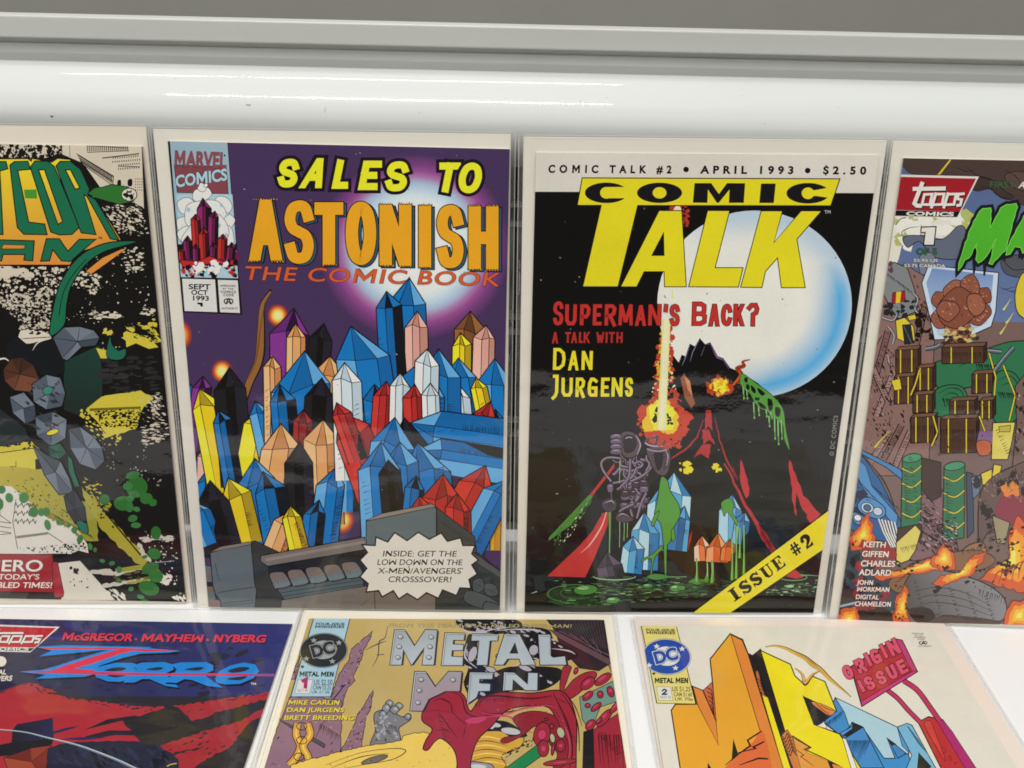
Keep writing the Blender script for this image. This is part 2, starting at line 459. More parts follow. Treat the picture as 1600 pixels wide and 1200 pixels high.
class Press:
    """collects flat printed shapes, given in photo pixels (or in a zoomed frame of it), on a cover's plane"""
    dz = 8.0e-7
    def __init__(self, root, book, quad, z, gain, mat):
        self.root, self.book, self.quad, self.z, self.gain, self.mat = root, book, quad, z, gain, mat
        mi = root.matrix_world.inverted()
        self.o = mi @ CAM_LOC
        self.r = mi.to_3x3() @ CAM_R
        self.zplane = z
        self.frame(0, 0, 1)
        self.cur = None
        self.rng = random.Random(7)
        self.z0 = z; self.level = {}; self.top = 0
        self.vis = quad
        # clip edges of the convex cover outline (counter-clockwise)
        self.edges = []
        for i in range(4):
            (x0, y0), (x1, y1) = quad[i], quad[(i + 1) % 4]
            nx, ny = -(y1 - y0), (x1 - x0)
            self.edges.append((nx, ny, nx * x0 + ny * y0))
    def frame(self, ox, oy, s, rot=0.0):
        self.ox, self.oy, self.s = ox, oy, s
        self.cr, self.sr = math.cos(math.radians(rot)), math.sin(math.radians(rot))
    def px(self, p):
        x, y = p[0] / self.s, p[1] / self.s
        return (self.ox + x * self.cr - y * self.sr, self.oy + x * self.sr + y * self.cr)
    def loc(self, p):
        x, y = self.px(p)
        d = self.r @ Vector(((x - 800.0) / FPX, -(y - 600.0) / FPX, -1.0))
        t = (self.zplane - self.o.z) / d.z
        q = self.o + d * t
        return (q.x, q.y)
    def part(self, name):
        self.flush()
        self.cur = name
        self.V, self.F, self.C = [], [], []
    def flush(self):
        if self.cur and self.V:
            link_mesh(self.cur, self.V, self.F, self.mat, self.book, False, self.C)
        self.cur = None
    def ink(self, col):
        if isinstance(col, str):
            col = hexlin(col)
        return tuple(min(0.93, c / self.gain) for c in col)
    def tris(self, pts, tri, cols):
        """pts in the current frame; cols one linear colour or one per point"""
        L = [self.loc(p) for p in pts]
        # lay this shape just above whatever it overlaps (a grid of the layers printed so far)
        cells = set(); q = [self.px(p) for p in pts]
        for t in tri:
            xs = [q[i][0] * .25 for i in t]; ys = [q[i][1] * .25 for i in t]
            x0, x1, y0, y1 = int(min(xs)) - 1, int(max(xs)) + 1, int(min(ys)) - 1, int(max(ys)) + 1
            if (x1 - x0) * (y1 - y0) > 60000:
                x0, x1, y0, y1 = max(x0, -120), min(x1, 520), max(y0, 30), min(y1, 420)
            for a in range(x0, x1 + 1):
                for b in range(y0, y1 + 1):
                    cells.add((a, b))
        lv = 1 + max((self.level.get(c, 0) for c in cells), default=0)
        for c in cells:
            self.level[c] = lv
        self.top = max(self.top, lv)
        self.z = self.z0 + lv * self.dz
        same = not isinstance(cols[0], tuple)
        z = self.z
        ok = [all(nx * x + ny * y - c >= -1e-9 for nx, ny, c in self.edges) for x, y in L]
        base = len(self.V)
        idx = {}
        for t in tri:
            if all(ok[i] for i in t):
                ids = []
                for i in t:
                    if i not in idx:
                        idx[i] = len(self.V)
                        self.V.append((L[i][0], L[i][1], z)); self.C.append(cols if same else cols[i])
                    ids.append(idx[i])
                (x0, y0), (x1, y1), (x2, y2) = L[t[0]], L[t[1]], L[t[2]]
                if (x1 - x0) * (y2 - y0) - (y1 - y0) * (x2 - x0) < 0:
                    ids.reverse()
                self.F.append(tuple(ids))
                continue
            poly = [(L[i][0], L[i][1], cols if same else cols[i]) for i in t]
            for nx, ny, c in self.edges:
                out = []
                for i in range(len(poly)):
                    a, b = poly[i - 1], poly[i]
                    da, db = nx * a[0] + ny * a[1] - c, nx * b[0] + ny * b[1] - c
                    if (da >= 0) != (db >= 0):
                        k = da / (da - db)
                        out.append((a[0] + (b[0] - a[0]) * k, a[1] + (b[1] - a[1]) * k,
                                    tuple(a[2][j] + (b[2][j] - a[2][j]) * k for j in range(3))))
                    if db >= 0:
                        out.append(b)
                poly = out
                if len(poly) < 3:
                    break
            if len(poly) < 3:
                continue
            ar = sum(poly[i - 1][0] * poly[i][1] - poly[i][0] * poly[i - 1][1] for i in range(len(poly)))
            if abs(ar) < 1e-14:
                continue
            if ar < 0:
                poly.reverse()
            st = len(self.V)
            for x, y, cc in poly:
                self.V.append((x, y, z)); self.C.append(cc)
            self.F.append(tuple(range(st, st + len(poly))))
    # ---- shapes
    def poly(self, pts, col, o=0, oc=INK, holes=(), grad=None):
        pts = P(pts); loops = [pts] + [P(h) for h in holes]
        allp = [p for l in loops for p in l]
        tri = tessellate_polygon([[Vector((x, y, 0)) for x, y in l] for l in loops])
        if grad:                                     # grad = (x0, y0, x1, y1, colour2)
            c1, c2 = self.ink(col), self.ink(grad[4])
            dx, dy = grad[2] - grad[0], grad[3] - grad[1]; q = dx * dx + dy * dy
            cs = []
            for x, y in allp:
                t = min(1, max(0, ((x - grad[0]) * dx + (y - grad[1]) * dy) / q))
                cs.append(tuple(a + (b - a) * t for a, b in zip(c1, c2)))
            self.tris(allp, tri, cs)
        else:
            self.tris(allp, tri, self.ink(col))
        if o:
            for l in loops:
                self.line(l + [l[0]], o, oc, closed=True)
    def blob(self, pts, col, o=0, oc=INK, n=6, grad=None):
        self.poly(spline(P(pts), True, n), col, o, oc, (), grad)
    def line(self, pts, w, col, taper=None, closed=False):
        pts = P(pts)
        q = [pts[0]]
        for p in pts[1:]:
            if math.hypot(p[0] - q[-1][0], p[1] - q[-1][1]) > 1e-6:
                q.append(p)
        if closed and math.hypot(q[0][0] - q[-1][0], q[0][1] - q[-1][1]) < 1e-6:
            q.pop()
        n = len(q)
        if n < 2:
            return
        L, R = [], []
        for i in range(n):
            a = q[i - 1] if (i > 0 or closed) else None
            b = q[(i + 1) % n] if (i < n - 1 or closed) else None
            d1 = None if a is None else Vector((q[i][0] - a[0], q[i][1] - a[1])).normalized()
            d2 = None if b is None else Vector((b[0] - q[i][0], b[1] - q[i][1])).normalized()
            d = d2 if d1 is None else d1 if d2 is None else (d1 + d2)
            if d.length < 1e-3:
                d = d1
            d = d.normalized()
            nn = Vector((-d.y, d.x))
            k = 1.0
            if d1 is not None and d2 is not None:
                k = 1.0 / max(0.42, abs(nn.dot(Vector((-d1.y, d1.x)))))
            h = w * 0.5 * k
            if taper:
                t = i / (n - 1)
                h *= taper[0] + (taper[1] - taper[0]) * t if len(taper) == 2 else \
                    (taper[0] + (taper[1] - taper[0]) * 2 * t if t < .5 else taper[1] + (taper[2] - taper[1]) * (2 * t - 1))
            L.append((q[i][0] + nn.x * h, q[i][1] + nn.y * h)); R.append((q[i][0] - nn.x * h, q[i][1] - nn.y * h))
        tri = []
        for i in range(n if closed else n - 1):
            j = (i + 1) % n
            tri += [(i, j, n + j), (i, n + j, n + i)]
        self.tris(L + R, tri, self.ink(col))
    def curve(self, pts, w, col, taper=None, n=6):
        self.line(spline(P(pts), False, n), w, col, taper)
    def ell(self, cx, cy, rx, ry, col, rot=0, o=0, oc=INK, n=28):
        c, s = math.cos(math.radians(rot)), math.sin(math.radians(rot))
        pts = [(cx + rx * math.cos(t) * c - ry * math.sin(t) * s, cy + rx * math.cos(t) * s + ry * math.sin(t) * c)
               for t in (2 * math.pi * i / n for i in range(n))]
        self.poly(pts, col, o, oc)
    def ring(self, cx, cy, rx, ry, ix, iy, a0, a1, col, n=36):
        A = [math.radians(a0 + (a1 - a0) * i / n) for i in range(n + 1)]
        pts = [(cx + rx * math.cos(t), cy + ry * math.sin(t)) for t in A] + [(cx + ix * math.cos(t), cy + iy * math.sin(t)) for t in A]
        tri = []
        for i in range(n):
            tri += [(i, i + 1, n + 2 + i), (i, n + 2 + i, n + 1 + i)]
        self.tris(pts, tri, self.ink(col))
    def disc(self, cx, cy, rx, ry, fn, nr=10, na=48, rot=0):
        """fn(nx, ny) gives a hex or linear colour inside the unit disc"""
        c, s = math.cos(math.radians(rot)), math.sin(math.radians(rot))
        pts, cs, tri = [(cx, cy)], [self.ink(fn(0, 0))], []
        for i in range(1, nr + 1):
            for k in range(na):
                t = 2 * math.pi * k / na
                nx, ny = i / nr * math.cos(t), i / nr * math.sin(t)
                pts.append((cx + rx * nx * c - ry * ny * s, cy + rx * nx * s + ry * ny * c)); cs.append(self.ink(fn(nx, ny)))
        for k in range(na):
            tri.append((0, 1 + k, 1 + (k + 1) % na))
        for i in range(nr - 1):
            for k in range(na):
                a, b = 1 + i * na + k, 1 + i * na + (k + 1) % na
                tri += [(a, a + na, b + na), (a, b + na, b)]
        self.tris(pts, tri, cs)
    def glow(self, cx, cy, rx, ry, stops, nr=10, na=40):
        st = [(r, hexlin(c)) for r, c in stops]
        def fn(nx, ny):
            r = math.hypot(nx, ny)
            for (r0, c0), (r1, c1) in zip(st, st[1:]):
                if r <= r1:
                    t = max(0, (r - r0) / (r1 - r0))
                    return tuple(a + (b - a) * t for a, b in zip(c0, c1))
            return st[-1][1]
        self.disc(cx, cy, rx, ry, fn, nr, na)
    def gem(self, pts, cols, o=5, k=(0.0, 0.0), seed=1, oc=INK):
        """a faceted shape: a fan of plain facets round an inner point, with ink lines"""
        pts = P(pts); rg = random.Random(seed)
        cx = sum(p[0] for p in pts) / len(pts) + k[0]; cy = sum(p[1] for p in pts) / len(pts) + k[1]
        for i in range(len(pts)):
            self.poly([pts[i - 1], pts[i], (cx, cy)], cols[(i + rg.randrange(2)) % len(cols)])
        for i in range(0, len(pts), 2):
            self.line([(cx, cy), pts[i]], o * 0.6, oc, (1.3, 0.5))
        self.line(pts + [pts[0]], o, oc, closed=True)
    def spire(self, x0, y0, x1, y1, w, cols, o=1.7, seed=1):
        """a pointed crystal from its base (x0, y0) to its tip: three long facets, a cut tip, ink lines"""
        rg = random.Random(seed * 7 + int(x0))
        D = Vector((x1 - x0, y1 - y0)); L = D.length; D /= L; N = Vector((-D.y, D.x))
        def at(t, s):
            q = Vector((x0, y0)) + D * (L * t) + N * (w * .5 * s); return (q.x, q.y)
        a, b = rg.uniform(-.45, -.15), rg.uniform(.25, .55)
        sh = [1 - w / L * rg.uniform(.5, .75) for _ in range(4)]
        sh = [min(.9, max(.35, q)) for q in sh]
        tip = at(1, rg.uniform(-.3, .3))
        low = [at(0, -1.05), at(0, a), at(0, b), at(0, 1.05)]; top = [at(sh[0], -1), at(sh[1], a), at(sh[2], b), at(sh[3], 1)]
        for i in range(3):
            self.poly([low[i], low[i + 1], top[i + 1], top[i]], cols[i % len(cols)])
            self.poly([top[i], top[i + 1], tip], cols[(i + 1) % len(cols)])
        for i in (1, 2):
            self.line([low[i], top[i]], o * .7, INK, (.4, 1.1)); self.line([top[i], tip], o * .7, INK, (1.2, .5))
        self.line([top[0], top[1], top[2], top[3]], o * .6, INK)
        for t in (.2, .38, .55):
            if t == .2 and rg.random() < .45:      # a black shadow wedge up one facet
                m = rg.uniform(.35, .8)
                self.poly([low[2], low[3], at(sh[3] * m, 1), at(sh[2] * m * .5, b + .1)], INK)
            if rg.random() < .8:
                p, q = at(t * sh[0], b), at(t * sh[0] + .06, b)
                self.hatch(p[0], p[1], at((t + .12) * sh[0], b)[0], at((t + .12) * sh[0], b)[1], 5, N.x * w * .2, N.y * w * .2, o * .6, INK, int(x0) + int(t * 10))
        self.line([low[0], top[0], tip, top[3], low[3]], o, INK)
    def splat(self, region, n, size, col, seed=1, flat=1.0, rot=0, jag=0.45):
        """n rough ink marks inside a region"""
        region = P(region); rg = random.Random(seed)
        xs = [p[0] for p in region]; ys = [p[1] for p in region]
        cr, sr = math.cos(math.radians(rot)), math.sin(math.radians(rot))
        pts, tri = [], []
        for _ in range(n):
            for _t in range(30):
                x, y = rg.uniform(min(xs), max(xs)), rg.uniform(min(ys), max(ys))
                if inside((x, y), region):
                    break
            else:
                continue
            s = size * rg.uniform(0.3, 1.0) ** 1.5
            m = rg.choice((5, 6, 7)); st = len(pts); pts.append((x, y))
            for i in range(m):
                t = 2 * math.pi * i / m; r = s * rg.uniform(1 - jag, 1 + jag)
                a, b = r * math.cos(t), r * math.sin(t) * flat
                pts.append((x + a * cr - b * sr, y + a * sr + b * cr))
            tri_one = [(st, st + 1 + i, st + 1 + (i + 1) % m) for i in range(m)]
            tri.append((st, tri_one))
        # each mark on its own layer in turn of four, so that no two touching marks share a plane
        for j in range(len(tri)):
            st, to = tri[j]
            en = tri[j + 1][0] if j + 1 < len(tri) else len(pts)
            self.tris(pts[st:en], [tuple(i - st for i in t) for t in to], self.ink(col))
    def hatch(self, x0, y0, x1, y1, n, dx, dy, w, col=INK, seed=3, jit=0.3):
        """n tapered pen strokes spread from (x0, y0) to (x1, y1), each (dx, dy) long"""
        rg = random.Random(seed)
        for i in range(n):
            t = (i + rg.uniform(-jit, jit)) / max(1, n - 1); L = rg.uniform(0.6, 1.1)
            x, y = x0 + (x1 - x0) * t, y0 + (y1 - y0) * t
            self.line([(x, y), (x + dx * L * .5, y + dy * L * .5), (x + dx * L, y + dy * L)], w, col, (1.0, 0.15))
    def jag(self, pts, amp, step, seed=1):
        pts = P(pts); rg = random.Random(seed); out = []
        for i in range(len(pts)):
            a, b = pts[i], pts[(i + 1) % len(pts)]
            L = math.hypot(b[0] - a[0], b[1] - a[1]); n = max(1, int(L / step))
            for k in range(n):
                t = (k + rg.uniform(-.3, .3) * (k > 0)) / n; d = rg.uniform(-amp, amp) if k else 0
                out.append((a[0] + (b[0] - a[0]) * t - (b[1] - a[1]) / max(L, 1e-6) * d, a[1] + (b[1] - a[1]) * t + (b[0] - a[0]) / max(L, 1e-6) * d))
        return out
    def letter(self, ch, x0, y0, x1, y1, w, col, shear=0.0, o=0, oc=INK, dx=0, dy=0):
        """one stroke letter filling the box; shear moves the top to the right"""
        h = w * 0.5
        def mp(p):
            y = y0 + h + (y1 - y0 - w) * p[1]
            x = x0 + h + (x1 - x0 - w) * p[0]
            return (x + shear * (y1 - y) + dx, y + dy)
        for ps, (kind, sk) in [(q, s) for q in ((0, 1) if o else (1,)) for s in SK[ch]]:
            if kind == 'h':
                (ax, ay), (bx, by) = P(sk)
                A = (x0 + h + (x1 - x0 - w) * ax, y0 + (y1 - y0) * ay); B = (x0 + h + (x1 - x0 - w) * bx, y0 + (y1 - y0) * by)
                if A[1] > B[1]:
                    A, B = B, A
                L = math.hypot(B[0] - A[0], B[1] - A[1]); k = min(1.7, L / max(1e-6, B[1] - A[1])) * (1.0 if ax == bx else 0.92)
                g = h * k + (0 if ps else o * 1.15)
                up = 0 if ps else o
                q = [(A[0] - g, A[1] - up), (A[0] + g, A[1] - up), (B[0] + g, B[1] + up), (B[0] - g, B[1] + up)]
                q = [(x + shear * (y1 - y) + dx, y + dy) for x, y in q]
                self.tris(q, [(0, 1, 2), (0, 2, 3)], self.ink(col if ps else oc))
                continue
            pts = [mp(p) for p in P(sk)]
            if 's' in kind:
                pts = spline(pts, 'c' in kind, 5)
            if 'c' not in kind and kind != 'b':     # square-ish caps
                for a, b in ((0, 1), (-1, -2)):
                    d = Vector((pts[a][0] - pts[b][0], pts[a][1] - pts[b][1])).normalized() * (h * 0.95 if ps else h * 0.95 + o)
                    pts[a] = (pts[a][0] + d.x, pts[a][1] + d.y)
            self.line(pts, w if ps else w + 2 * o, col if ps else oc, closed='c' in kind)
    def text(self, s, x0, y0, x1, y1, h, col, bold=0.0, shear=0.0, track=None, o=0.0, oc=INK, shadow=None, wide=None):
        """outline text on the baseline (x0, y0)-(x1, y1), cap height h; track = share of the length given to gaps;
        o = extra outline (font units)"""
        adv = [glyph(c, bold)[2] for c in s]
        tot = sum(adv)
        D = Vector((x1 - x0, y1 - y0)); Ln = D.length; D /= Ln; U = Vector((D.y, -D.x))
        sx = Ln * (1 - (track or 0)) / tot
        gap = Ln * (track or 0) / max(1, len(s) - 1)
        sy = h / CAPH
        for ps in ((2, 0, 1) if shadow and o else (2, 1) if shadow else (0, 1) if o else (1,)):
            x = 0.0
            ox, oy = shadow[:2] if ps == 2 else (0, 0)
            cc = shadow[2] if ps == 2 else oc if ps == 0 else col
            for c, a in zip(s, adv):
                vv, tt, _ = glyph(c, bold + (o if ps != 1 and o else 0))
                if vv:
                    pts = [(x0 + D.x * (x + vx * sx + shear * vy * sy) + U.x * vy * sy + ox,
                            y0 + D.y * (x + vx * sx + shear * vy * sy) + U.y * vy * sy + oy) for vx, vy in vv]
                    self.tris(pts, tt, self.ink(cc))
                x += a * sx + gap
    def wear(self, marks, seed=1, n=40, region=None):
        """nicks and rubbed specks in the ink"""
        for q in marks:
            self.line(P(q), 1.6, '#a9a49a', (.4, 1.0))
        if region:
            self.splat(region, n, 1.3, '#6d6a66', seed)
    def star(self, cx, cy, r, col, rot=-90, n=5, inner=0.42, sy=1.0):
        pts = []
        for i in range(2 * n):
            t = math.radians(rot + 180 * i / n); q = r if i % 2 == 0 else r * inner
            pts.append((cx + q * math.cos(t), cy + q * math.sin(t) * sy))
        self.poly(pts, col)
    def tube(self, pts, w, col, hi, o=3):
        self.curve(pts, w + 2 * o, INK); self.curve(pts, w, col)
        q = [(x - w * .18, y - w * .18) for x, y in P(pts)]
        self.curve(q, w * .22, hi)

BOARD_W, BOARD_H = 0.1715, 0.2602

def bagged_comic(label, group, x, y, lean, yaw, board_mat, corners, flat=False, z=0.0, gain=0.75, base='#808080', mat='print',
                 rim=0.0019):
    """board + book + film rim; corners: the book's corners TL, TR, BR, BL in photo pixels, or callables on the root"""
    ya = math.radians(yaw)
    ex = Vector((math.cos(ya), math.sin(ya), 0)); n = Vector((-math.sin(ya), math.cos(ya), 0))
    if flat:
        ey = n; org = Vector((x, y, z)) - n * BOARD_H + ex * (BOARD_W * .5)
    else:
        a = math.radians(lean)
        ey = Vector((0, 0, 1)) * math.cos(a) + n * math.sin(a); org = Vector((x, y, z)) + ex * (BOARD_W * .5)
    ez = ex.cross(ey)
    M = Matrix((ex, ey, ez)).transposed().to_4x4(); M.translation = org
    root = thing('bagged_comic', label, 'comic book', group, M)
    hw = BOARD_W * .5
    v, f = box_data(-hw, hw, 0.0, BOARD_H, 0.0, 0.0009)
    bevelled('backing_board', v, f, board_mat, root, 0.0003, 1)
    # film: a rim round the board, with a brighter welded seam along its outer edge
    V, F = [], []
    def strip(x0, x1, y0, y1, zz):
        s = len(V); V.extend([(x0, y0, zz), (x1, y0, zz), (x1, y1, zz), (x0, y1, zz)]); F.append((s, s + 1, s + 2, s + 3))
    w, zz = rim, 0.00105
    strip(-hw - w, -hw - .0001, -.0004, BOARD_H + w * .3, zz); strip(hw + .0001, hw + w, -.0004, BOARD_H + w * .3, zz)
    strip(-hw, hw, BOARD_H + .0001, BOARD_H + .0006, zz)
    sl = link_mesh('plastic_sleeve', V, F, MAT['film'], root)
    V, F = [], []
    for bx in ((-hw - w - .0004, -hw - w, -.0004, BOARD_H + w * .3, .0008, .0013), (hw + w, hw + w + .0004, -.0004, BOARD_H + w * .3, .0008, .0013),
               (-hw, hw, BOARD_H + .0007, BOARD_H + .0010, .0008, .0013)):
        v, f = box_data(*bx); s = len(V); V += v; F += [tuple(i + s for i in q) for q in f]
    # crinkles: short bright ridges where the film is puckered along its side seams
    rg = random.Random(int(abs(x) * 1e5))
    for side in (-1, 1):
        for _ in range(9):
            t = rg.uniform(0.03, 0.97) * BOARD_H; l = rg.uniform(.003, .011); w0 = hw + rg.uniform(.0003, w)
            h = rg.uniform(.0002, .0005); s = len(V)
            for k in range(4):
                yy = t + l * k / 3; xx = side * (w0 + rg.uniform(-.00025, .00025))
                V += [(xx - .00014, yy, .0011), (xx, yy, .0011 + h * (1 if 0 < k < 3 else .3)), (xx + .00014, yy, .0011)]
            for k in range(3):
                q = s + 3 * k
                F += [(q, q + 1, q + 4, q + 3), (q + 1, q + 2, q + 5, q + 4)]
    link_mesh('seam', V, F, MAT['seam'], sl)
    # the book itself
    zt = 0.0026
    mi = M.inverted(); o = mi @ CAM_LOC; r = mi.to_3x3() @ CAM_R
    def loc(px, py):
        d = r @ Vector(((px - 800) / FPX, -(py - 600) / FPX, -1)); t = (zt - o.z) / d.z; q = o + d * t
        return (q.x, q.y)
    q = [c(loc) if callable(c) else loc(*c) for c in corners]          # TL TR BR BL
    q = [q[3], q[2], q[1], q[0]]                                        # counter-clockwise
    v, f = quad_prism(q, 0.00092, zt)
    book = link_mesh('comic_book', v, f, MAT['paper'], root)
    pr = Press(root, book, q, zt + 0.00002, gain, MAT[mat])
    pr.q = q
    pr.part('cover_background')
    ic = pr.ink(base)
    pr.V += [(px_, py_, pr.z) for px_, py_ in q]; pr.C += [ic] * 4; pr.F.append((0, 1, 2, 3))
    return root, pr

def along(p0, p1, length):
    """corner at a distance from p0 on the line towards p1 (both in photo pixels)"""
    def fn(loc):
        a, b = Vector(loc(*p0)), Vector(loc(*p1))
        return tuple(a + (b - a).normalized() * length)
    return fn

def square(p0, p1, length, side):
    """corner off p0 at a right angle to the line p0 -> p1"""
    def fn(loc):
        a, b = Vector(loc(*p0)), Vector(loc(*p1)); d = (b - a).normalized()
        return tuple(a + Vector((-d.y, d.x)) * length * side)
    return fn

UP = 'bagged comic books in the upright row'
FLAT = 'bagged comic books lying in the front row'
# ------------------------------------------------------------------ upright, leftmost: green title over a city
root, D = bagged_comic('upright bagged comic with angular green letters over a black and cream city', UP,
                       -0.3499, -0.0001, 7.590, 1.745, MAT['board_tan'],
                       (along((222, 229), (0, 225), 0.1665), (222, 229), (291, 940.5), along((291, 940.5), (0, 935), 0.1665)), base='#151311')
R = (0, 180, 4); S = (0, 460, 4); T = (0, 740, 4)
D.part('cover_artwork')
CRM, BLK = '#c5bba8', '#151311'
# cream facades, upper right
D.frame(*R)
D.poly('-200,180 885,190 900,600 860,560 640,470 520,300 380,240 200,290 -200,290', CRM)
D.splat('-100,180 385,188 385,250 200,285 -100,285', 240, 17, BLK, 2); D.splat('-100,190 380,190 380,250 100,270', 60, 9, CRM, 3)
D.line('385,186 388,250', 4, BLK); D.line('435,186 437,260', 3, BLK)
for k in range(22):
    x = 545 + k * 12
    D.line([(x, 188), (x + 2, 226 - k * .3)], 5, BLK)
D.line('545,190 800,205', 4, BLK); D.line('545,232 805,222', 4, BLK)
for r in range(4):
    for k in range(17):
        x = 705 + k * 14 - r * 3; y = 262 + r * 24 - k * 1.2
        if x < 872 and (r < 2 or k > 2):
            D.poly([(x, y), (x + 5, y), (x + 6, y + 12), (x + 1, y + 12)], BLK)
D.line('640,268 870,240', 6, BLK); D.line('735,318 875,322', 4, BLK)
D.poly('480,240 710,380 705,440 520,310', '#bdb29e', 4)
for k in range(24):
    t = k / 24
    D.line([(500 + 205 * t, 262 + 122 * t), (508 + 200 * t, 300 + 130 * t)], 5, BLK)
D.line('500,285 705,412', 4, BLK); D.line('490,250 708,385', 5, BLK)
for r in range(5):
    for k in range(4):
        D.poly([(845 + k * 13, 395 + r * 17), (849 + k * 13, 395 + r * 17), (850 + k * 13, 404 + r * 17), (846 + k * 13, 404 + r * 17)], BLK)
D.blob('735,410 755,405 755,440 735,440', BLK, n=3); D.blob('800,405 825,400 825,440 800,440', BLK, n=3)
# dark crowns of trees, spattered with white
D.poly(D.jag('540,470 640,530 860,560 905,590 1000,1200 380,1200 420,1000 560,800 720,740', 14, 26, 3), BLK)
D.splat('560,560 880,560 900,700 700,740 620,640', 150, 15, CRM, 4, .45, 20); D.splat('720,640 920,600 920,760 740,740', 70, 9, CRM, 5, .5)
D.splat('760,860 860,820 920,960 800,1000', 60, 15, CRM, 6, .5); D.splat('540,860 900,800 950,1180 500,1180', 70, 7, CRM, 7)
D.splat('-100,960 500,950 380,1200 -100,1200', 360, 15, CRM, 8, .7); D.splat('-100,930 300,950 200,1010 -100,1020', 40, 40, CRM, 9, .4); D.splat('450,960 640,1000 600,1120 420,1060', 90, 13, CRM, 10, .7)
D.poly('-200,950 170,960 120,1000 -200,1030', CRM)
D.frame(*S)
D.splat('-100,20 330,-30 310,210 100,230 60,120', 380, 15, '#b9b0a0', 11, .7); D.splat('-100,20 330,0 300,200 60,200', 120, 13, BLK, 12)
D.splat('-100,60 60,110 110,260 -100,260', 60, 44, BLK, 13)
D.poly(D.jag('130,225 215,208 320,235 330,290 150,305 110,280', 8, 24, 14), '#c9c0b0'); D.splat('190,215 320,220 320,245 190,250', 20, 20, BLK, 15, .4); D.hatch(140, 275, 300, 265, 14, 40, 2, 4)
D.splat('570,100 760,110 780,150 560,150', 40, 26, CRM, 16, .35); D.splat('900,60 970,90 960,140 880,120', 20, 20, CRM, 17, .4)
# dark green wash
D.poly('400,420 620,320 640,520 635,740 500,760 400,720', '#1c3a33', 0, grad=(500, 340, 500, 760, '#202824')); D.poly('-100,640 160,840 200,980 -100,980', '#232a2b')
D.splat('640,440 880,450 880,520 640,540', 24, 60, '#2c2c2c', 18, .3)
# yellow buildings
YO, YD = '#c0b23c', '#a89b38'
D.poly(D.jag('545,710 635,640 880,600 960,650 900,700 850,840 740,870 650,900 640,840 570,760', 6, 30, 19), YO)
D.poly('560,712 880,700 880,715 560,730', '#6a5f22'); D.splat('580,730 880,715 870,840 640,830', 260, 11, BLK, 20, .6); D.line('590,780 660,870', 4, BLK)
D.splat('510,720 560,720 560,780 510,770', 12, 18, YO, 21); D.splat('790,190 970,150 990,330 940,330 800,300', 40, 40, YO, 22, .5, 20); D.poly('785,260 860,275 920,255 990,330 930,340 850,305 790,330', YO); D.splat('830,180 960,190 990,300 860,280', 90, 13, BLK, 23, .35, 20)
D.poly('600,335 670,350 675,400 630,400', YO); D.splat('650,215 700,220 690,245 650,240', 6, 22, YO, 24); D.splat('690,830 760,830 760,910 700,900', 16, 20, YO, 25)
D.splat('930,650 1010,600 1030,760 960,780', 60, 16, CRM, 26, .35, 20); D.splat('880,820 1040,780 1050,900 900,960', 80, 22, CRM, 27, .22)
D.poly(D.jag('-200,960 10,950 200,920 240,960 330,1060 370,1250 -200,1250', 6, 24, 28), YO); D.splat('20,930 200,920 200,960 20,970', 24, 16, BLK, 29, .5); D.line('0,990 220,960', 5, BLK); D.line('45,1080 100,1075 100,1040', 4, BLK)
D.poly('220,1030 260,1025 262,1095 222,1095', BLK); D.splat('140,1100 300,1100 300,1140 140,1130', 16, 13, BLK, 30, .6); D.hatch(20, 1120, 60, 1180, 4, 40, 30, 4)
D.frame(*T)
D.poly(D.jag('-200,-60 380,-20 400,100 540,180 605,290 615,420 540,420 500,380 300,280 180,180 -200,60', 5, 30, 31), YD, 0, grad=(100, -20, 520, 360, '#8c8a34'))
D.poly('-200,60 70,80 180,170 300,280 470,330 545,440 555,510 400,500 320,500 -200,510', '#c9c5ba'); D.splat('180,190 330,250 540,420 400,330 230,230', 110, 12, '#77772c', 32)
for q in ('0,150 0,260 70,310', '380,220 520,305', '100,400 300,370 390,430', '100,160 80,300 110,470', '0,330 70,340', '0,360 70,370', '0,300 70,310', '0,380 70,375'):
    D.line(q, 4, '#2a2822')
for k in range(3):
    for j in range(4):
        x, y = 90 + j * 36, 200 + k * 50
        D.line([(x, y), (x + 10, y - 16), (x + 22, y + 12), (x + 30, y - 8)], 5, '#2a2822')
D.poly('100,390 300,365 300,380 110,405', '#77756c'); D.splat('60,470 540,430 545,505 330,500', 120, 7, BLK, 33)
D.poly(D.jag('500,60 545,120 930,540 900,570 850,560 620,330 520,140', 8, 22, 34), '#9c9430'); D.line('545,110 880,510', 9, BLK); D.splat('560,130 700,180 640,290', 90, 14, '#9c9430', 35, .5, 40); D.splat('520,20 640,60 620,170 540,120', 40, 14, '#a89b38', 36, .5)
D.poly('490,480 640,520 560,600 350,545', '#191816'); D.poly('-200,730 180,740 160,790 -200,790', '#3a3833')
D.poly('360,560 500,545 720,790 380,790 400,740', '#c9c3b6'); D.splat('440,570 500,600 480,620 440,600', 8, 18, BLK, 37); D.splat('420,640 560,660 560,720 420,700', 10, 9, BLK, 38)
D.poly(D.jag('560,605 690,595 710,615 940,560 960,580 720,640 570,625', 5, 22, 39), '#b9b4a4'); D.poly('720,595 930,560 930,590 730,620', '#8f8c2e'); D.poly(D.jag('640,690 780,670 930,650 940,670 800,690 640,712', 5, 22, 40), '#b9b4a4'); D.poly('790,680 935,655 935,672 800,690', '#8f8c2e')
D.splat('690,630 940,600 920,660 720,670', 40, 26, '#57591f', 41, .25, -8); D.splat('970,640 1090,640 1100,690 1000,700', 30, 22, '#cfc9bc', 42, .6); D.splat('660,700 800,760 740,790 680,760', 14, 30, '#c9c3b6', 43, .4, 40); D.splat('1080,760 1150,740 1160,800 1090,790', 16, 22, '#cfc9bc', 44, .5, 40)
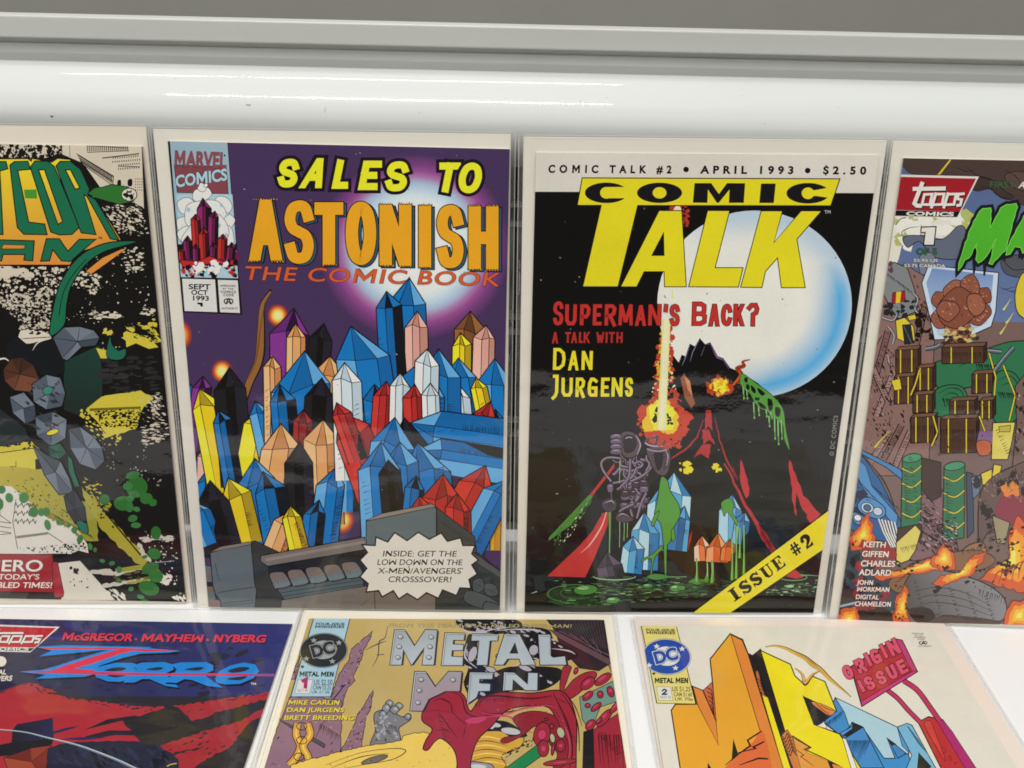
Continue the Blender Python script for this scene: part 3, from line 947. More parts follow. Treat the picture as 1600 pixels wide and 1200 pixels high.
D.splat('860,400 1060,360 1100,420 900,430', 50, 22, '#bdb6a8', 45, .4); D.splat('870,440 950,560 900,520', 20, 16, '#bdb6a8', 46); D.splat('880,300 1100,420 1120,700 960,560', 60, 6, '#bdb6a8', 47); D.line('960,570 1030,640', 3, '#b5b0a4'); D.line('920,560 1090,545', 3, '#b5b0a4')
D.splat('380,-40 540,0 700,200 840,420 640,300 540,160', 60, 10, BLK, 48)
D.frame(*S); D.splat('640,380 960,350 1000,600 660,620', 60, 40, '#262628', 90, .3, -6); D.splat('620,880 900,960 1040,1200 700,1200', 60, 7, '#8d8a80', 91); D.splat('300,0 560,60 900,200 640,420 420,200', 50, 6, '#a8a296', 92)
D.splat('860,640 1000,600 1040,900 900,960', 70, 13, CRM, 93, .25, 15); D.splat('500,760 760,860 720,960 560,900', 40, 12, YO, 94, .5, 30)
D.frame(*T); D.splat('40,-40 380,0 600,300 300,260', 60, 12, '#4d4c1c', 95, .4, 35); D.splat('-100,0 300,120 500,320 200,180', 50, 8, '#2a2a14', 96, .5, 30); D.hatch(330, 250, 560, 380, 16, 26, 30, 5, '#33331a')
# green drops
GN = '#2d6a2c'
dots_s = ((855, 85, 68, 66), (770, 185, 58, 46), (655, 160, 32, 34), (915, 155, 40, 34), (975, 370, 32, 42), (965, 500, 42, 34), (940, 590, 56, 36), (975, 640, 46, 40), (930, 715, 66, 44), (900, 815, 40, 30), (830, 840, 32, 26), (800, 905, 70, 56),
          (870, 950, 60, 52), (985, 905, 70, 44), (1000, 1000, 52, 34), (890, 1060, 26, 30), (820, 1075, 40, 34), (845, 1120, 34, 36), (800, 1190, 30, 22), (955, 180, 26, 24))
for i, (x, y, a, b) in enumerate(dots_s):
    D.ell(x, y, a, b, GN if i % 2 else '#2b6429', 20 * (i % 3 - 1), n=20)
D.frame(*T)
for i, (x, y, a, b) in enumerate(((830, 10, 46, 24), (800, 78, 32, 24), (840, 125, 38, 20), (815, 155, 26, 20), (810, 210, 26, 30), (855, 222, 22, 16), (830, 280, 30, 22), (850, 322, 32, 18), (10, 100, 26, 26), (58, 150, 24, 30), (0, 190, 22, 36), (150, 150, 30, 34), (210, 240, 30, 32), (258, 240, 20, 26), (290, 238, 22, 26),
        (298, 320, 20, 34), (365, 305, 12, 16), (392, 308, 12, 14), (430, 322, 11, 14), (465, 352, 18, 22), (500, 408, 18, 28), (565, 455, 14, 22), (595, 475, 12, 16), (640, 545, 18, 12), (700, 560, 20, 14), (745, 600, 16, 22), (745, 670, 20, 14), (820, 720, 18, 14), (975, 720, 22, 18), (880, 770, 24, 14), (905, 520, 18, 12))):
    D.ell(x, y, a, b, '#39743d' if i % 2 else '#356c37', 15 * (i % 3 - 1), n=16)
# slate boulders tumbling on a green trail
D.frame(*S)
SL = ['#5d6672', '#4d5561', '#3d444e', '#6a737f']
D.poly('40,310 110,260 180,320 260,290 330,270 400,340 405,480 330,520 200,480 120,560 40,460', '#15171a', 0)
D.curve('-20,410 30,400 60,420', 12, '#c9c4b8', (1, .8, .3)); D.curve('205,350 240,300 320,275', 7, '#c9c4b8', (.3, 1, .3))
D.gem('330,270 400,205 500,200 590,225 625,270 600,320 510,330 420,415 390,400', SL, 6, seed=71)
D.gem('20,470 70,400 140,390 210,440 250,530 190,610 90,600 30,540', ['#5f3a2a', '#4c2e22', '#6c4432', '#3a261d'], 6, seed=73)
D.gem('200,560 290,500 380,520 410,620 390,700 290,720 210,670', SL, 6, seed=72)
D.gem('60,640 150,610 220,690 230,780 160,810 80,740', ['#4d5561', '#3d444e', '#6a737f'], 6, seed=74)
D.gem('220,760 330,730 420,780 410,900 320,950 230,880', SL, 6, seed=79)
D.splat('120,560 380,520 400,860 200,840', 40, 24, '#2c323a', 74, .4, 30)
D.gem('300,950 380,930 420,990 370,1030 310,1010', ['#1d4d3e', '#173d33', '#23594a'], 6, seed=75)
D.gem('430,840 500,825 590,890 640,960 655,1040 600,1095 500,1060 440,960', SL, 6, seed=76)
D.gem('205,940 290,1000 380,1040 440,1160 460,1240 370,1250 280,1130', SL, 6, seed=77)
D.gem('400,1260 470,1220 530,1330 545,1450 470,1430 420,1350', ['#2c3138', '#22272d', '#1a1e22'], 6, seed=78); D.blob('480,1420 540,1430 550,1490 510,1480', '#2a6a58', 4)
D.poly('425,1000 450,1030 470,1120 500,1200 470,1200 430,1100', '#1f5f4c', 3)
D.ell(300, 600, 34, 26, '#3c7a68', -20, 4); D.ell(330, 860, 40, 16, '#cdbf2e', -18, 4)
D.blob('690,260 700,310 740,350 785,340 780,390 730,410 670,390 670,330', '#1f5f4c', 4)
D.part('title_lettering')
D.frame(*R)
# gradient backing, then angular green letters
D.poly('-300,274 175,270 195,285 200,268 325,292 360,268 440,276 525,400 562,450 545,490 600,522 760,780 700,800 480,860 440,938 -300,938', '#d9c52c', 9, INK, (), (0, 330, 0, 800, '#cb8437'))
G1 = '#1a6547'
D.poly('150,466 228,464 233,520 158,520', '#3f8a2e')
for q in ('-200,288 38,290 50,335 0,348 20,745 -40,745 -60,345 -200,345', '62,312 90,290 175,288 190,338 112,345 180,668 280,680 295,746 150,744 108,700',
          '290,772 372,772 425,850 495,775 600,775 440,914 385,910 330,840 310,910 255,912', '-300,770 215,785 205,910 150,905 155,870 20,870 10,910 -300,910'):
    D.poly(q, G1, 7)
D.poly('190,325 218,286 300,288 340,320 497,700 450,745 372,748 318,730', G1, 7, INK, ['242,342 278,340 392,665 362,682'])
D.poly('350,318 376,288 440,288 505,340 560,462 550,500 600,530 745,782 690,772 545,510 525,495 600,746 508,735', G1, 7, INK, ['410,342 440,340 500,455 470,462'])
D.poly('20,808 160,812 150,835 10,835', '#cb8437', 4)
D.frame(*R)
sw = spline(P('855,792 740,788 620,812 500,880 410,990 350,1130 312,1370 402,1310 418,1180 450,1060 540,930 660,850'), True, 8)
D.poly('795,832 690,910 570,995 535,975 640,890 760,835', '#cb8437', 5); D.poly(sw, G1, 7)
D.line(spline(P('540,900 470,980 400,1100 370,1250'), False), 5, INK)
D.poly('548,490 590,455 640,450 700,432 800,448 856,492 832,540 745,556 680,540 600,516', '#2d6a2c', 5); D.splat('560,470 640,450 640,530 570,505', 12, 24, '#2d6a2c', 79, .5)
D.ell(808, 496, 48, 40, '#cdc6b8', 0, 5); D.splat('775,490 840,490 830,525 785,525', 12, 13, BLK, 80); D.poly('790,460 800,475 815,474 825,460 822,485 795,485', BLK)
D.text('TM', 614, 772, 640, 774, 12, INK, 0.02)
D.part('caption_box')
D.frame(*T)
D.poly('-260,500 330,505 342,742 -260,735', '#8f242c', 4, '#3a1014'); D.poly('325,552 360,550 400,745 395,770 345,776 335,745', '#962a31', 4, '#3a1014')
D.text('A HERO', -230, 608, 268, 610, 68, '#d3ccc2', 0.02, 0.1, None, 0.02, INK); D.text("FOR TODAY'S", -150, 660, 245, 661, 32, '#d3ccc2', 0.012, 0.15); D.text('TROUBLED TIMES!', -190, 712, 326, 714, 34, '#d3ccc2', 0.016, 0.2)
D.flush()
# ------------------------------------------------------------------ upright, second from the left: purple cover
root, D = bagged_comic('upright bagged comic with a purple cover, yellow and orange title and a jagged white burst', UP,
                       -0.17391, 0.0008, 6.924, -0.03, MAT['board_cream'],
                       ((262, 220.5), (796.5, 233), (781, 952), (326, 948)), base='#423054')
# night sky, white moon with a violet halo, small orange blasts
D.glow(648, 386, 150, 146, [(0, '#e2dfdb'), (.44, '#dedfe0'), (.56, '#c2d3de'), (.68, '#9db4cc'), (.77, '#a05592'), (.85, '#7a3f7d'), (1, '#423054')], 16, 56)
D.part('cover_artwork')
FIRE = [(0, '#f6ecb0'), (.4, '#f2d268'), (.62, '#e0722a'), (.8, '#a53b22'), (1, '#423054')]
for x, y, r in ((276, 524, 25), (347, 580, 17), (434, 493, 17), (437, 537, 18), (655, 763, 15), (533, 812, 21)):
    D.glow(x, y, r, r * 1.08, FIRE, 6, 24)
LB, MB, DB, NB = '#5c9fd2', '#176fb4', '#174f86', '#14171f'
# tan horn behind the rocks
D.frame(270, 480, 4)
D.curve('615,-110 560,-10 553,150 540,330 480,470 430,620', 60, INK, (.25, 1.0, .8))
D.curve('612,-100 558,-5 550,150 536,330 478,470 428,615', 46, '#8a5f32', (.2, 1.0, .8))
D.curve('575,-30 545,150 520,330 470,450', 10, '#6a4523', (.3, 1.0, .4))
# clusters of pointed crystals: blue, red, white, amber, violet and black
D.frame(0, 0, 1)
LB, MB, DB, NB = '#5c9fd2', '#176fb4', '#155f9d', '#14171f'
BLUE = [LB, MB, DB]; NAVY = [MB, DB, NB]; RED = ['#c0362f', '#a92b2b', '#8a2526']; WHITE = ['#dcdedd', '#c3d2dc', '#aebfcc']
AMBER = ['#e0b07a', '#d39a62', '#b97d4a']; LEMON = ['#e6d22a', '#d8bd22', '#a58c1e']; BLACK = ['#1f1c20', '#14110f', '#24202a']
VIOLET = ['#7d3388', '#5f2570', '#2a1230']; BROWN = ['#8e5c33', '#74492a', '#573820']; ROSE = ['#d9aa9c', '#c9948a', '#b58072']
for i, (x0, y0, x1, y1, w, c) in enumerate((
        (305, 850, 296, 600, 40, BLUE), (300, 720, 318, 588, 30, VIOLET), (330, 790, 332, 680, 46, ROSE), (312, 870, 330, 730, 40, NAVY),
        (350, 770, 318, 606, 46, LEMON), (372, 760, 356, 574, 50, BLACK), (400, 770, 425, 622, 74, LEMON), (432, 760, 402, 626, 34, BLUE), (372, 800, 345, 640, 30, ['#2a6fae', DB, NB]),
        (455, 700, 452, 482, 62, VIOLET), (490, 660, 503, 505, 36, BLACK), (462, 640, 463, 505, 30, AMBER), (505, 700, 516, 556, 44, AMBER), (428, 700, 425, 556, 28, AMBER),
        (470, 760, 470, 548, 92, BLUE), (452, 740, 440, 600, 40, NAVY), (492, 750, 500, 590, 44, BLACK), (470, 760, 474, 640, 30, ['#9a2e2e', '#842628', '#651d20']),
        (420, 830, 446, 662, 62, AMBER), (508, 820, 502, 655, 58, AMBER), (470, 850, 466, 690, 44, BLACK), (545, 800, 545, 655, 30, BLUE),
        (405, 850, 398, 716, 60, BLUE), (385, 850, 362, 745, 50, LEMON), (350, 860, 322, 752, 56, BLACK), (440, 860, 418, 735, 50, NAVY), (425, 870, 452, 800, 36, AMBER),
        (505, 850, 520, 730, 44, BLUE), (485, 860, 494, 780, 34, NAVY), (330, 850, 302, 780, 40, BLUE), (468, 860, 452, 790, 30, LEMON),
        (735, 700, 736, 486, 52, BROWN), (752, 690, 757, 508, 34, ROSE), (720, 690, 722, 520, 30, LEMON), (775, 720, 772, 560, 60, BLUE), (735, 720, 712, 560, 56, BLUE), (768, 700, 745, 590, 26, LEMON),
        (768, 760, 780, 640, 40, NAVY), (765, 860, 758, 735, 56, BLUE), (778, 860, 782, 720, 24, ['#d09a2a', '#b9852a', '#8f6420']),
        (690, 690, 705, 588, 40, RED), (725, 700, 716, 600, 34, WHITE), (745, 700, 762, 626, 40, RED), (640, 700, 632, 434, 64, BLUE), (652, 640, 650, 486, 36, ROSE), (618, 640, 606, 455, 40, NAVY),
        (590, 720, 560, 508, 84, BLUE), (690, 720, 690, 545, 60, BLUE), (640, 740, 655, 560, 90, BLUE), (600, 740, 585, 600, 40, NAVY), (664, 700, 668, 545, 38, WHITE), (690, 720, 682, 640, 30, NAVY),
        (590, 760, 602, 595, 34, RED), (622, 760, 626, 582, 32, WHITE), (652, 760, 644, 600, 32, RED), (678, 760, 672, 598, 28, WHITE), (640, 780, 640, 652, 60, BLACK),
        (548, 750, 541, 566, 46, WHITE), (590, 780, 538, 640, 58, RED), (560, 720, 528, 628, 30, RED), (600, 800, 620, 652, 70, BLUE), (800, 690, 640, 668, 66, BLUE), (800, 730, 650, 706, 54, BLUE),
        (670, 800, 660, 690, 80, BLUE), (630, 840, 622, 690, 60, BLUE), (600, 850, 590, 690, 66, BLUE), (615, 800, 607, 718, 34, BLACK), (640, 840, 650, 742, 30, NAVY),
        (700, 850, 762, 728, 60, RED), (690, 840, 690, 740, 60, RED), (672, 850, 652, 775, 36, RED), (730, 860, 790, 745, 46, BLUE), (716, 840, 716, 770, 40, RED))):
    D.spire(x0, y0, x1, y1, w, c, 1.7, i)
    if i % 3 == 0:                                     # a run of pen strokes up the shaded edge
        D.hatch(x0 + w * .42, y0 - 10, x1 + w * .42, y1 + (y0 - y1) * .35, 16, -w * .24, 5, 1.2, INK, i)
    if i % 4 == 1:
        D.hatch(x0 - w * .4, y0 - 20, x1 - w * .36, y1 + (y0 - y1) * .4, 10, w * .18, -4, 1.0, '#0f2038' if c in (BLUE, NAVY) else INK, i + 50)
D.frame(0, 0, 1)
D.wear(('380,295 383,296', '618,552 621,554', '562,238 563,240', '421,604 424,602'), 5, 60, '270,230 795,240 782,950 330,945')
# stone parapet
D.part('parapet_artwork')
D.frame(280, 720, 4.614)
D.poly('180,750 240,760 270,1060 210,1060', '#5c6468', 4)
for y0, y1, c in ((800, 840, '#6e5c55'), (870, 905, '#1b2026'), (905, 945, '#6e5a50'), (1000, 1050, '#75645e')):
    D.poly([(190, y0), (300, y0 + 5), (300, y1 + 5), (192, y1)], c)
D.poly('225,660 520,585 545,880 560,930 550,1090 310,1090 300,1010 265,960 245,900', '#596267', 6)
D.poly('228,655 300,615 545,575 525,600', '#7b706c', 5)
D.poly('520,590 550,575 730,660 640,760 690,880 750,980 720,1080 545,1080 560,930 545,880', '#313231', 6)
D.line('275,950 410,925 560,905', 4, '#2a2f32'); D.line('310,1025 540,1000', 6, '#3a4246'); D.line('300,1045 545,1020', 5, '#3d4549')
D.hatch(262, 740, 285, 830, 6, 4, 40, 4)
D.poly('700,910 1330,820 1330,1100 740,1100 760,1000', '#4e595d', 5)
D.poly('740,1000 1330,900 1330,1100 730,1100', '#6a635d', 4)
D.line('720,950 1330,855', 5, '#2c3336'); D.line('740,975 1330,885', 9, '#39454a')
D.poly('640,750 1330,640 1330,830 700,915 650,840', '#17191c')
for i in range(5):
    x = 655 + i * 130; y = 830 - i * 18
    D.blob([(x, y - 20), (x + 70, y - 35), (x + 110, y - 20), (x + 150, y + 60), (x + 60, y + 85), (x + 20, y + 50)], '#6f625c', 6)
    D.poly([(x + 20, y + 45), (x + 130, y + 15), (x + 150, y + 60), (x + 40, y + 85)], '#667479')
    D.hatch(x + 25, y + 45, x + 130, y + 20, 9, 4, 28, 4, '#39454a')
D.poly('590,680 1340,545 1340,635 640,755 590,720', '#6d6662', 6)
D.poly('620,700 1340,570 1340,590 630,720', '#837b76')
D.frame(540, 720, 4.615)
D.poly('0,920 150,900 220,940 660,960 660,1100 -60,1100', '#675d57')
D.poly('150,430 640,320 655,340 655,620 150,620', '#58656b', 6)
D.poly('150,425 260,375 620,305 655,325 200,420', '#857a74', 5)
D.poly('655,330 930,540 950,680 660,640 660,420', '#3b3e3f', 6)
D.poly('650,620 960,660 1130,820 1130,1100 650,1100', '#2b2e2f', 5)
D.poly('900,640 1130,800 1130,850 900,700', '#4a4a48', 4)
for q in ('920,860 980,840 1000,900 970,940 920,930', '1010,880 1080,890 1100,960 1040,970 1000,930', '880,930 1000,960 1110,1030 1000,1060 860,1010', '1010,1010 1120,1040 1120,1080 1000,1070'):
    D.blob(q, '#454a4b', 6)
D.hatch(930, 870, 1080, 940, 12, 10, 30, 4)
D.hatch(690, 430, 880, 560, 14, 20, 30, 4, '#232526')
D.line('210,940 215,1080', 5, INK)
D.hatch(120, 1040, 160, 1010, 3, 10, -30, 4)
# burst
D.part('burst')
N = 18
raw = ('120,600 215,605 220,545 305,580 355,512 445,570 525,510 605,560 690,515 735,575 830,550 845,605 935,605 910,665 '
       '958,710 910,745 950,810 890,850 905,915 825,910 800,965 700,925 670,985 585,945 520,995 445,950 385,990 345,930 '
       '265,975 240,930 150,940 165,880 105,830 155,770 105,710 160,655')
D.poly(raw, '#cfcac1', 10, '#17151a')
for s, x0, x1, y in (('INSIDE: GET THE', 265, 800, 683), ('LOW DOWN ON THE', 225, 840, 745), ('X-MEN/AVENGERS', 232, 832, 807), ('CROSSSOVER!', 305, 765, 868)):
    D.text(s, x0, y, x1, y + 2, 40, INK, 0.006, 0.16)
D.ell(843, 772, 5, 5, INK, n=8); D.ell(456, 760, 5, 5, INK, n=8)
# corner box
D.part('corner_box')
D.frame(230, 190, 3.87)
D.poly('124,116 487,124 575,1168 212,1152', '#17131c')
D.poly('137,117 484,124 548,948 203,940', '#8fa8b6')
D.poly('163,262 478,272 490,436 182,428', '#7b4149', 4)
D.text('MARVEL', 158, 268, 476, 280, 88, '#86454d', 0.03, 0, 0.02, 0.018, '#2b1a22')
D.ell(468, 205, 6, 6, INK, n=10)
D.text('COMICS', 172, 396, 484, 352, 66, '#9fc0cc', 0.035, 0.1, None, 0.03, '#2b2430')
# smoke and a dark red rock in the panel below the logo
D.poly('176,440 515,440 550,948 207,940', '#a3bfcc')
for i, (x, y, r) in enumerate(((250, 520, 60), (330, 440, 50), (440, 520, 60), (480, 600, 50), (230, 620, 60), (480, 690, 55), (250, 700, 60), (350, 560, 110), (345, 680, 120), (330, 400, 26), (355, 385, 14))):
    D.blob([(x + r * (1 + .25 * math.sin(i + k * 2.3)) * math.cos(k), y + r * (1 + .25 * math.cos(i * 2 + k * 1.7)) * math.sin(k)) for k in (0, .9, 1.8, 2.7, 3.6, 4.5, 5.4)], '#d5d6d3', 3)
D.splat('190,470 500,470 530,720 200,720', 18, 15, '#93b4c4', 5)
MAG = ['#8a2467', '#5c1c3c', '#1b1216']; CRI = ['#b3302c', '#8e2226', '#3a1016']
D.splat('200,740 540,740 545,860 210,860', 60, 30, '#1b1216', 50); D.splat('210,800 545,800 548,860 215,860', 50, 26, '#6a1a4e', 51)
for i, (x0, y0, x1, y1, w_, c) in enumerate(((345, 760, 345, 462, 86, MAG), (305, 780, 290, 560, 56, CRI), (395, 780, 402, 540, 60, MAG), (250, 830, 240, 690, 50, MAG), (450, 830, 458, 680, 56, CRI), (500, 850, 515, 730, 50, MAG),
        (215, 850, 205, 760, 40, CRI), (345, 850, 340, 640, 60, CRI), (300, 860, 296, 740, 44, MAG), (400, 860, 404, 730, 44, MAG))):
    D.spire(x0, y0, x1, y1, w_, c, 5, i)
D.poly('200,835 300,846 380,812 470,848 540,830 545,868 400,856 215,886', '#b02a28', 4)
D.splat('210,850 540,850 548,940 210,935', 40, 18, '#15100f', 8)
D.splat('280,850 480,850 500,920 260,920', 30, 22, '#dcd8d2', 9)
D.splat('215,890 290,880 290,935 215,935', 8, 16, '#b02a28', 10); D.splat('480,880 545,880 546,940 480,940', 8, 16, '#b02a28', 11)
D.part('date_box')
D.poly('210,948 412,953 426,1153 226,1146', '#cbcac6', 3)
D.poly('426,955 549,958 563,1158 440,1153', '#cbcac6', 3)
for s, x0, x1, y, h in (('SEPT', 250, 383, 1013, 30), ('OCT', 266, 366, 1047, 28), ('1993', 268, 376, 1081, 27)):
    D.text(s, x0, y - 1, x1, y + 1, h, INK, 0.028)
D.poly('303,1093 336,1094 338,1118 322,1117 321,1106 304,1104', INK)
for s, x0, x1, y, h in (('APPROVED', 441, 535, 998, 12), ('BY THE', 458, 522, 1014, 9), ('COMICS', 443, 537, 1035, 14), ('CODE', 461, 523, 1054, 15), ('AUTHORITY', 450, 549, 1134, 12)):
    D.text(s, x0, y, x1, y + 2, h, INK, 0.03, 0, .12)
D.letter('A', 473, 1066, 512, 1104, 8, INK)
D.ring(480, 1086, 17, 17, 10, 10, 60, 300, INK); D.ring(505, 1086, 17, 17, 10, 10, -120, 120, INK)
# titles
D.part('subtitle_lettering')
D.frame(0, 0, 1)
D.text('THE COMIC BOOK', 379, 436.5, 779, 447, 20.5, '#c4572d', 0.012, 0.2, 0.07, 0.016, '#2a1420')
D.part('title_lettering')
w = 11.0
for ch, x0, y0, x1, y1 in (('S', 431, 248, 463, 293), ('A', 466, 247, 503, 294), ('L', 518, 249, 543, 295), ('E', 559, 251, 589, 297),
                           ('S', 599, 252, 634, 299), ('T', 678, 254, 712, 301), ('O', 713, 254, 749, 302)):
    D.letter(ch, x0, y0, x1, y1, w, '#e3d829', 0.34 if ch == 'A' else 0.20 if ch in 'LET' else 0.16, 5.2, '#1a1220')
D.frame(0, 0, 1)
big = (('A', 388, 312, 442, 407), ('S', 444, 313, 491, 412), ('T', 491, 316, 537, 414), ('O', 540, 315, 588, 414),
       ('N', 593, 320, 643, 415), ('I', 653, 321, 675, 418), ('S', 682, 320, 725, 419), ('H', 732, 322, 779, 421))
for ch, x0, y0, x1, y1 in big:
    D.letter(ch, x0, y0, x1, y1, 17.0 if ch == 'S' else 19.5, '#2f5468', 0, 1.6, INK, 4.2, 2.6)
for ch, x0, y0, x1, y1 in big:
    D.letter(ch, x0, y0, x1, y1, 17.0 if ch == 'S' else 19.5, '#d99a22', 0, 1.5, INK)
rg = random.Random(4)
def torn(x0, x1, y, up):                                  # splintered letter ends
    x = x0 - 1
    while x < x1:
        wd = rg.uniform(3, 5); hh = rg.uniform(2.5, 6) * (-1 if up else 1)
        D.poly([(x, y), (x + wd * .5, y + hh), (x + wd, y)], INK); D.poly([(x + 1, y), (x + wd * .5, y + hh * .6), (x + wd - 1, y)], '#d99a22')
        x += wd
for x0, x1, y, up in ((396, 432, 312, 1), (388, 404, 407, 0), (424, 442, 408, 0), (504, 524, 413, 0), (593, 612, 320, 1), (623, 643, 320, 1), (594, 612, 414, 0), (625, 643, 415, 0),
                      (654, 674, 321, 1), (654, 674, 417, 0), (732, 752, 322, 1), (760, 779, 322, 1), (733, 752, 420, 0), (760, 779, 421, 0)):
    torn(x0, x1, y, up)
D.flush()
# ------------------------------------------------------------------ upright, third from the left: black cover with a pale moon
root, D = bagged_comic('upright bagged comic with a black cover, pale blue moon and big yellow title', UP,
                       0.00387, 0.0005, 4.576, 1.165, MAT['board_cream'],
                       ((837.5, 238.5), (1374, 242.5), (1271, 957.5), (819.5, 956)), base='#0f0d0b')
G = (800, 200, 4.285); Hh = (1100, 200, 4.285); I = (810, 450, 4.8); J = (1050, 500, 4.617); L = (810, 680, 4); M = (1060, 720, 4.617)
D.frame(0, 0, 1)
D.poly('800,220 1400,220 1400,302.8 1367,301.8 833.5,299.5 800,299.5', '#cdc9c0')
D.part('moon_artwork')
CR, CB, CE = hexlin('#dedbd1'), hexlin('#4b9fd2'), hexlin('#a9cddb')
def moonc(nx, ny):
    r = math.hypot(nx, ny)
    d = max(0.0, (nx * .80 + ny * .60))
    t = max(0, min(1, (r - .52) / .36)) * max(0, min(1, (d - .12) / .50))
    u = max(0, min(1, (r - .90) / .10))
    top = max(0, min(1, (r - .62) / .3)) * max(0, min(1, (nx * .35 - ny * .94 - .25) / .5)) * .45
    t = max(t * (1 - .45 * u), top)
    return tuple(a + (b - a) * t for a, b in zip(CR, CB))
D.disc(1179, 475, 152, 146, moonc, 16, 64)
D.part('cover_artwork')
# dark jagged mountain in front of the moon, with blue-lit edges
D.frame(*J)
D.poly('-80,700 -60,420 -10,345 30,352 70,250 96,262 128,170 165,190 200,130 240,175 275,160 330,260 370,275 420,345 500,380 620,455 730,560 560,900 100,900', '#0f0d0d')
for q in ('72,330 98,268 130,180', '130,300 150,230 198,140', '-40,420 0,356', '210,260 236,190'):
    D.line(q, 9, '#2c2c58', (.3, 1, .3)); D.line(q, 3, '#9aa0c4', (.3, 1, .3))
D.line('250,180 276,168 325,268 368,282 410,350', 15, '#5d3d6c', (.2, 1, .5)); D.line('300,230 330,272 365,288', 5, '#8d6da0', (.3, 1, .3))
D.poly('60,420 90,380 120,470 170,600 140,640 90,560', '#8a5138', 3); D.poly('90,400 130,440 150,560 110,500', '#c2825c', 2)
# small fire
D.splat('245,470 330,410 420,420 440,500 370,560 280,555', 90, 22, '#a83a1e', 5)
D.splat('260,470 330,425 400,440 410,500 340,545', 60, 22, '#e0a020', 6)
D.curve('480,460 500,390 470,350 520,330 510,300 565,285', 30, '#8f3418', (1, 1, .2)); D.curve('440,470 490,400 480,360', 16, '#c2561f', (1, .8, .3))
D.splat('300,450 390,430 400,500 320,530', 30, 20, '#f2d437', 7)
# green slime over the right slope of the mountain
D.blob('505,385 600,450 720,540 800,640 822,790 850,940 810,860 800,760 770,740 740,700 720,720 690,660 640,640 600,600 560,530 520,500 490,450', '#4f8f37', 4)
for x, y, l in ((515, 480, 80), (540, 490, 70), (590, 590, 110), (625, 620, 60), (680, 640, 50), (700, 690, 70), (740, 700, 150), (765, 720, 170), (790, 720, 130), (710, 560, 110)):
    D.line([(x, y), (x + 2, y + l * .6), (x + 4, y + l)], 13, '#4f8f37', (1, .8, .5)); D.ell(x + 4, y + l + 4, 6, 10, '#6fae55', n=10); D.line([(x - 3, y), (x - 1, y + l * .7)], 3, '#a9cfa0')
for q in ('525,415 545,420 540,450 522,440', '540,460 560,480 550,505 535,490', '570,470 600,500 600,530 575,510', '620,490 670,530 650,545 625,520',
          '600,560 630,560 625,580 600,575', '620,590 660,610 680,640 640,630', '690,570 720,580 725,640 700,650', '745,630 780,640 775,690 750,690'):
    D.blob(q, '#0f0d0d', 2)
# streams of red lava down the slopes
for i, (x0, y0, x1, y1, w) in enumerate(((262, 650, 262, 800, 60), (240, 790, 268, 900, 84), (250, 900, 210, 1000, 110))):
    D.poly(D.jag([(x0 - w * .3, y0), (x0 + w * .3, y0), (x1 + w * .5, y1), (x1, y1 - 36), (x1 - w * .5, y1)], 5, 24, i), '#a82b30')
for q, w in (('225,720 180,850 90,940 -20,1010', 14), ('310,700 340,860 390,1000 470,1150', 12)):
    D.line(D.jag(P(q), 5, 40, 3)[:-8] + P(q)[-1:], w, '#9a2a2c', (.3, 1, .8))
D.splat('40,1030 140,1035 150,1100 60,1100', 16, 26, '#d8c92c', 41); D.splat('290,1050 350,1045 350,1100 300,1100', 8, 22, '#d8c92c', 42)
D.frame(*M)
D.poly(D.jag('795,-50 820,20 900,250 1030,385 950,450 880,320 850,235 852,405 830,320 810,160', 8, 36, 5), '#b22f34', 3)
D.line(D.jag(P('330,20 400,160 480,320 590,510 690,660'), 9, 46, 8)[:18] + [(690, 660)], 34, '#a92c30', (.3, .8, 1.2))
D.poly(D.jag('450,-10 475,60 512,200 508,250 488,272 470,230 443,120', 5, 30, 9), '#b0313a')
D.poly('760,830 830,770 900,840 850,850', '#ae2c30')
D.poly('5,648 60,570 100,505 78,645', '#a3261f'); D.hatch(40, 620, 90, 530, 6, -26, 40, 4)
# dim earth glow
D.blob('30,1000 60,700 110,520 110,640 300,760 330,860 200,900 60,960', '#1d150b'); D.blob('330,780 420,730 480,800 460,860 350,860', '#1d1a0c')
D.frame(*L)
D.poly('615,155 640,150 455,390 440,380', '#b0312c'); D.poly('440,375 465,385 330,560 190,660 190,640', '#477f33')
D.splat('430,400 450,420 330,620 220,700 200,650', 80, 15, '#3f7330', 3, .35, -55); D.splat('430,420 440,440 320,640 230,700', 36, 9, '#c9d8c0', 4, .3, -60)
D.poly('525,485 565,478 560,560 480,760 418,890 178,882 380,690 460,600', '#b5302e', 3); D.curve('550,480 520,570 450,680 390,735', 10, '#e0a098', (.6, 1, .2))
# tangle of violet-grey pipes and machine parts
VG, VH = '#54464f', '#a394aa'
D.blob('620,130 780,90 880,240 820,320 800,420 760,520 700,480 640,420 600,300', '#1a151a')
rg = random.Random(12)
for i in range(46):
    x, y = rg.uniform(610, 800), rg.uniform(120, 470); x = x + (y - 120) * .08
    q = [(x, y)]; a = rg.uniform(0, 6.28)
    for _ in range(3):
        a += rg.uniform(-1.1, 1.1); l = rg.uniform(16, 40); q.append((min(870, max(590, q[-1][0] + l * math.cos(a))), min(520, max(100, q[-1][1] + l * math.sin(a)))))
    D.tube(q, rg.uniform(10, 20), rg.choice((VG, '#6a5a70', '#7b6a84', '#463a44', '#3a2f3a')), VH, 3.5)
for i in range(16):
    x, y = rg.uniform(640, 800), rg.uniform(280, 470); a = rg.uniform(14, 26)
    D.blob([(x - a, y - a * .7), (x + a, y - a * .6), (x + a * .9, y + a * .7), (x - a * .8, y + a * .8)], rg.choice((VG, '#6a5a70', '#3a2f3a')), 4, n=3); D.line([(x - a * .5, y - a * .4), (x + a * .5, y - a * .35)], 4, VH)
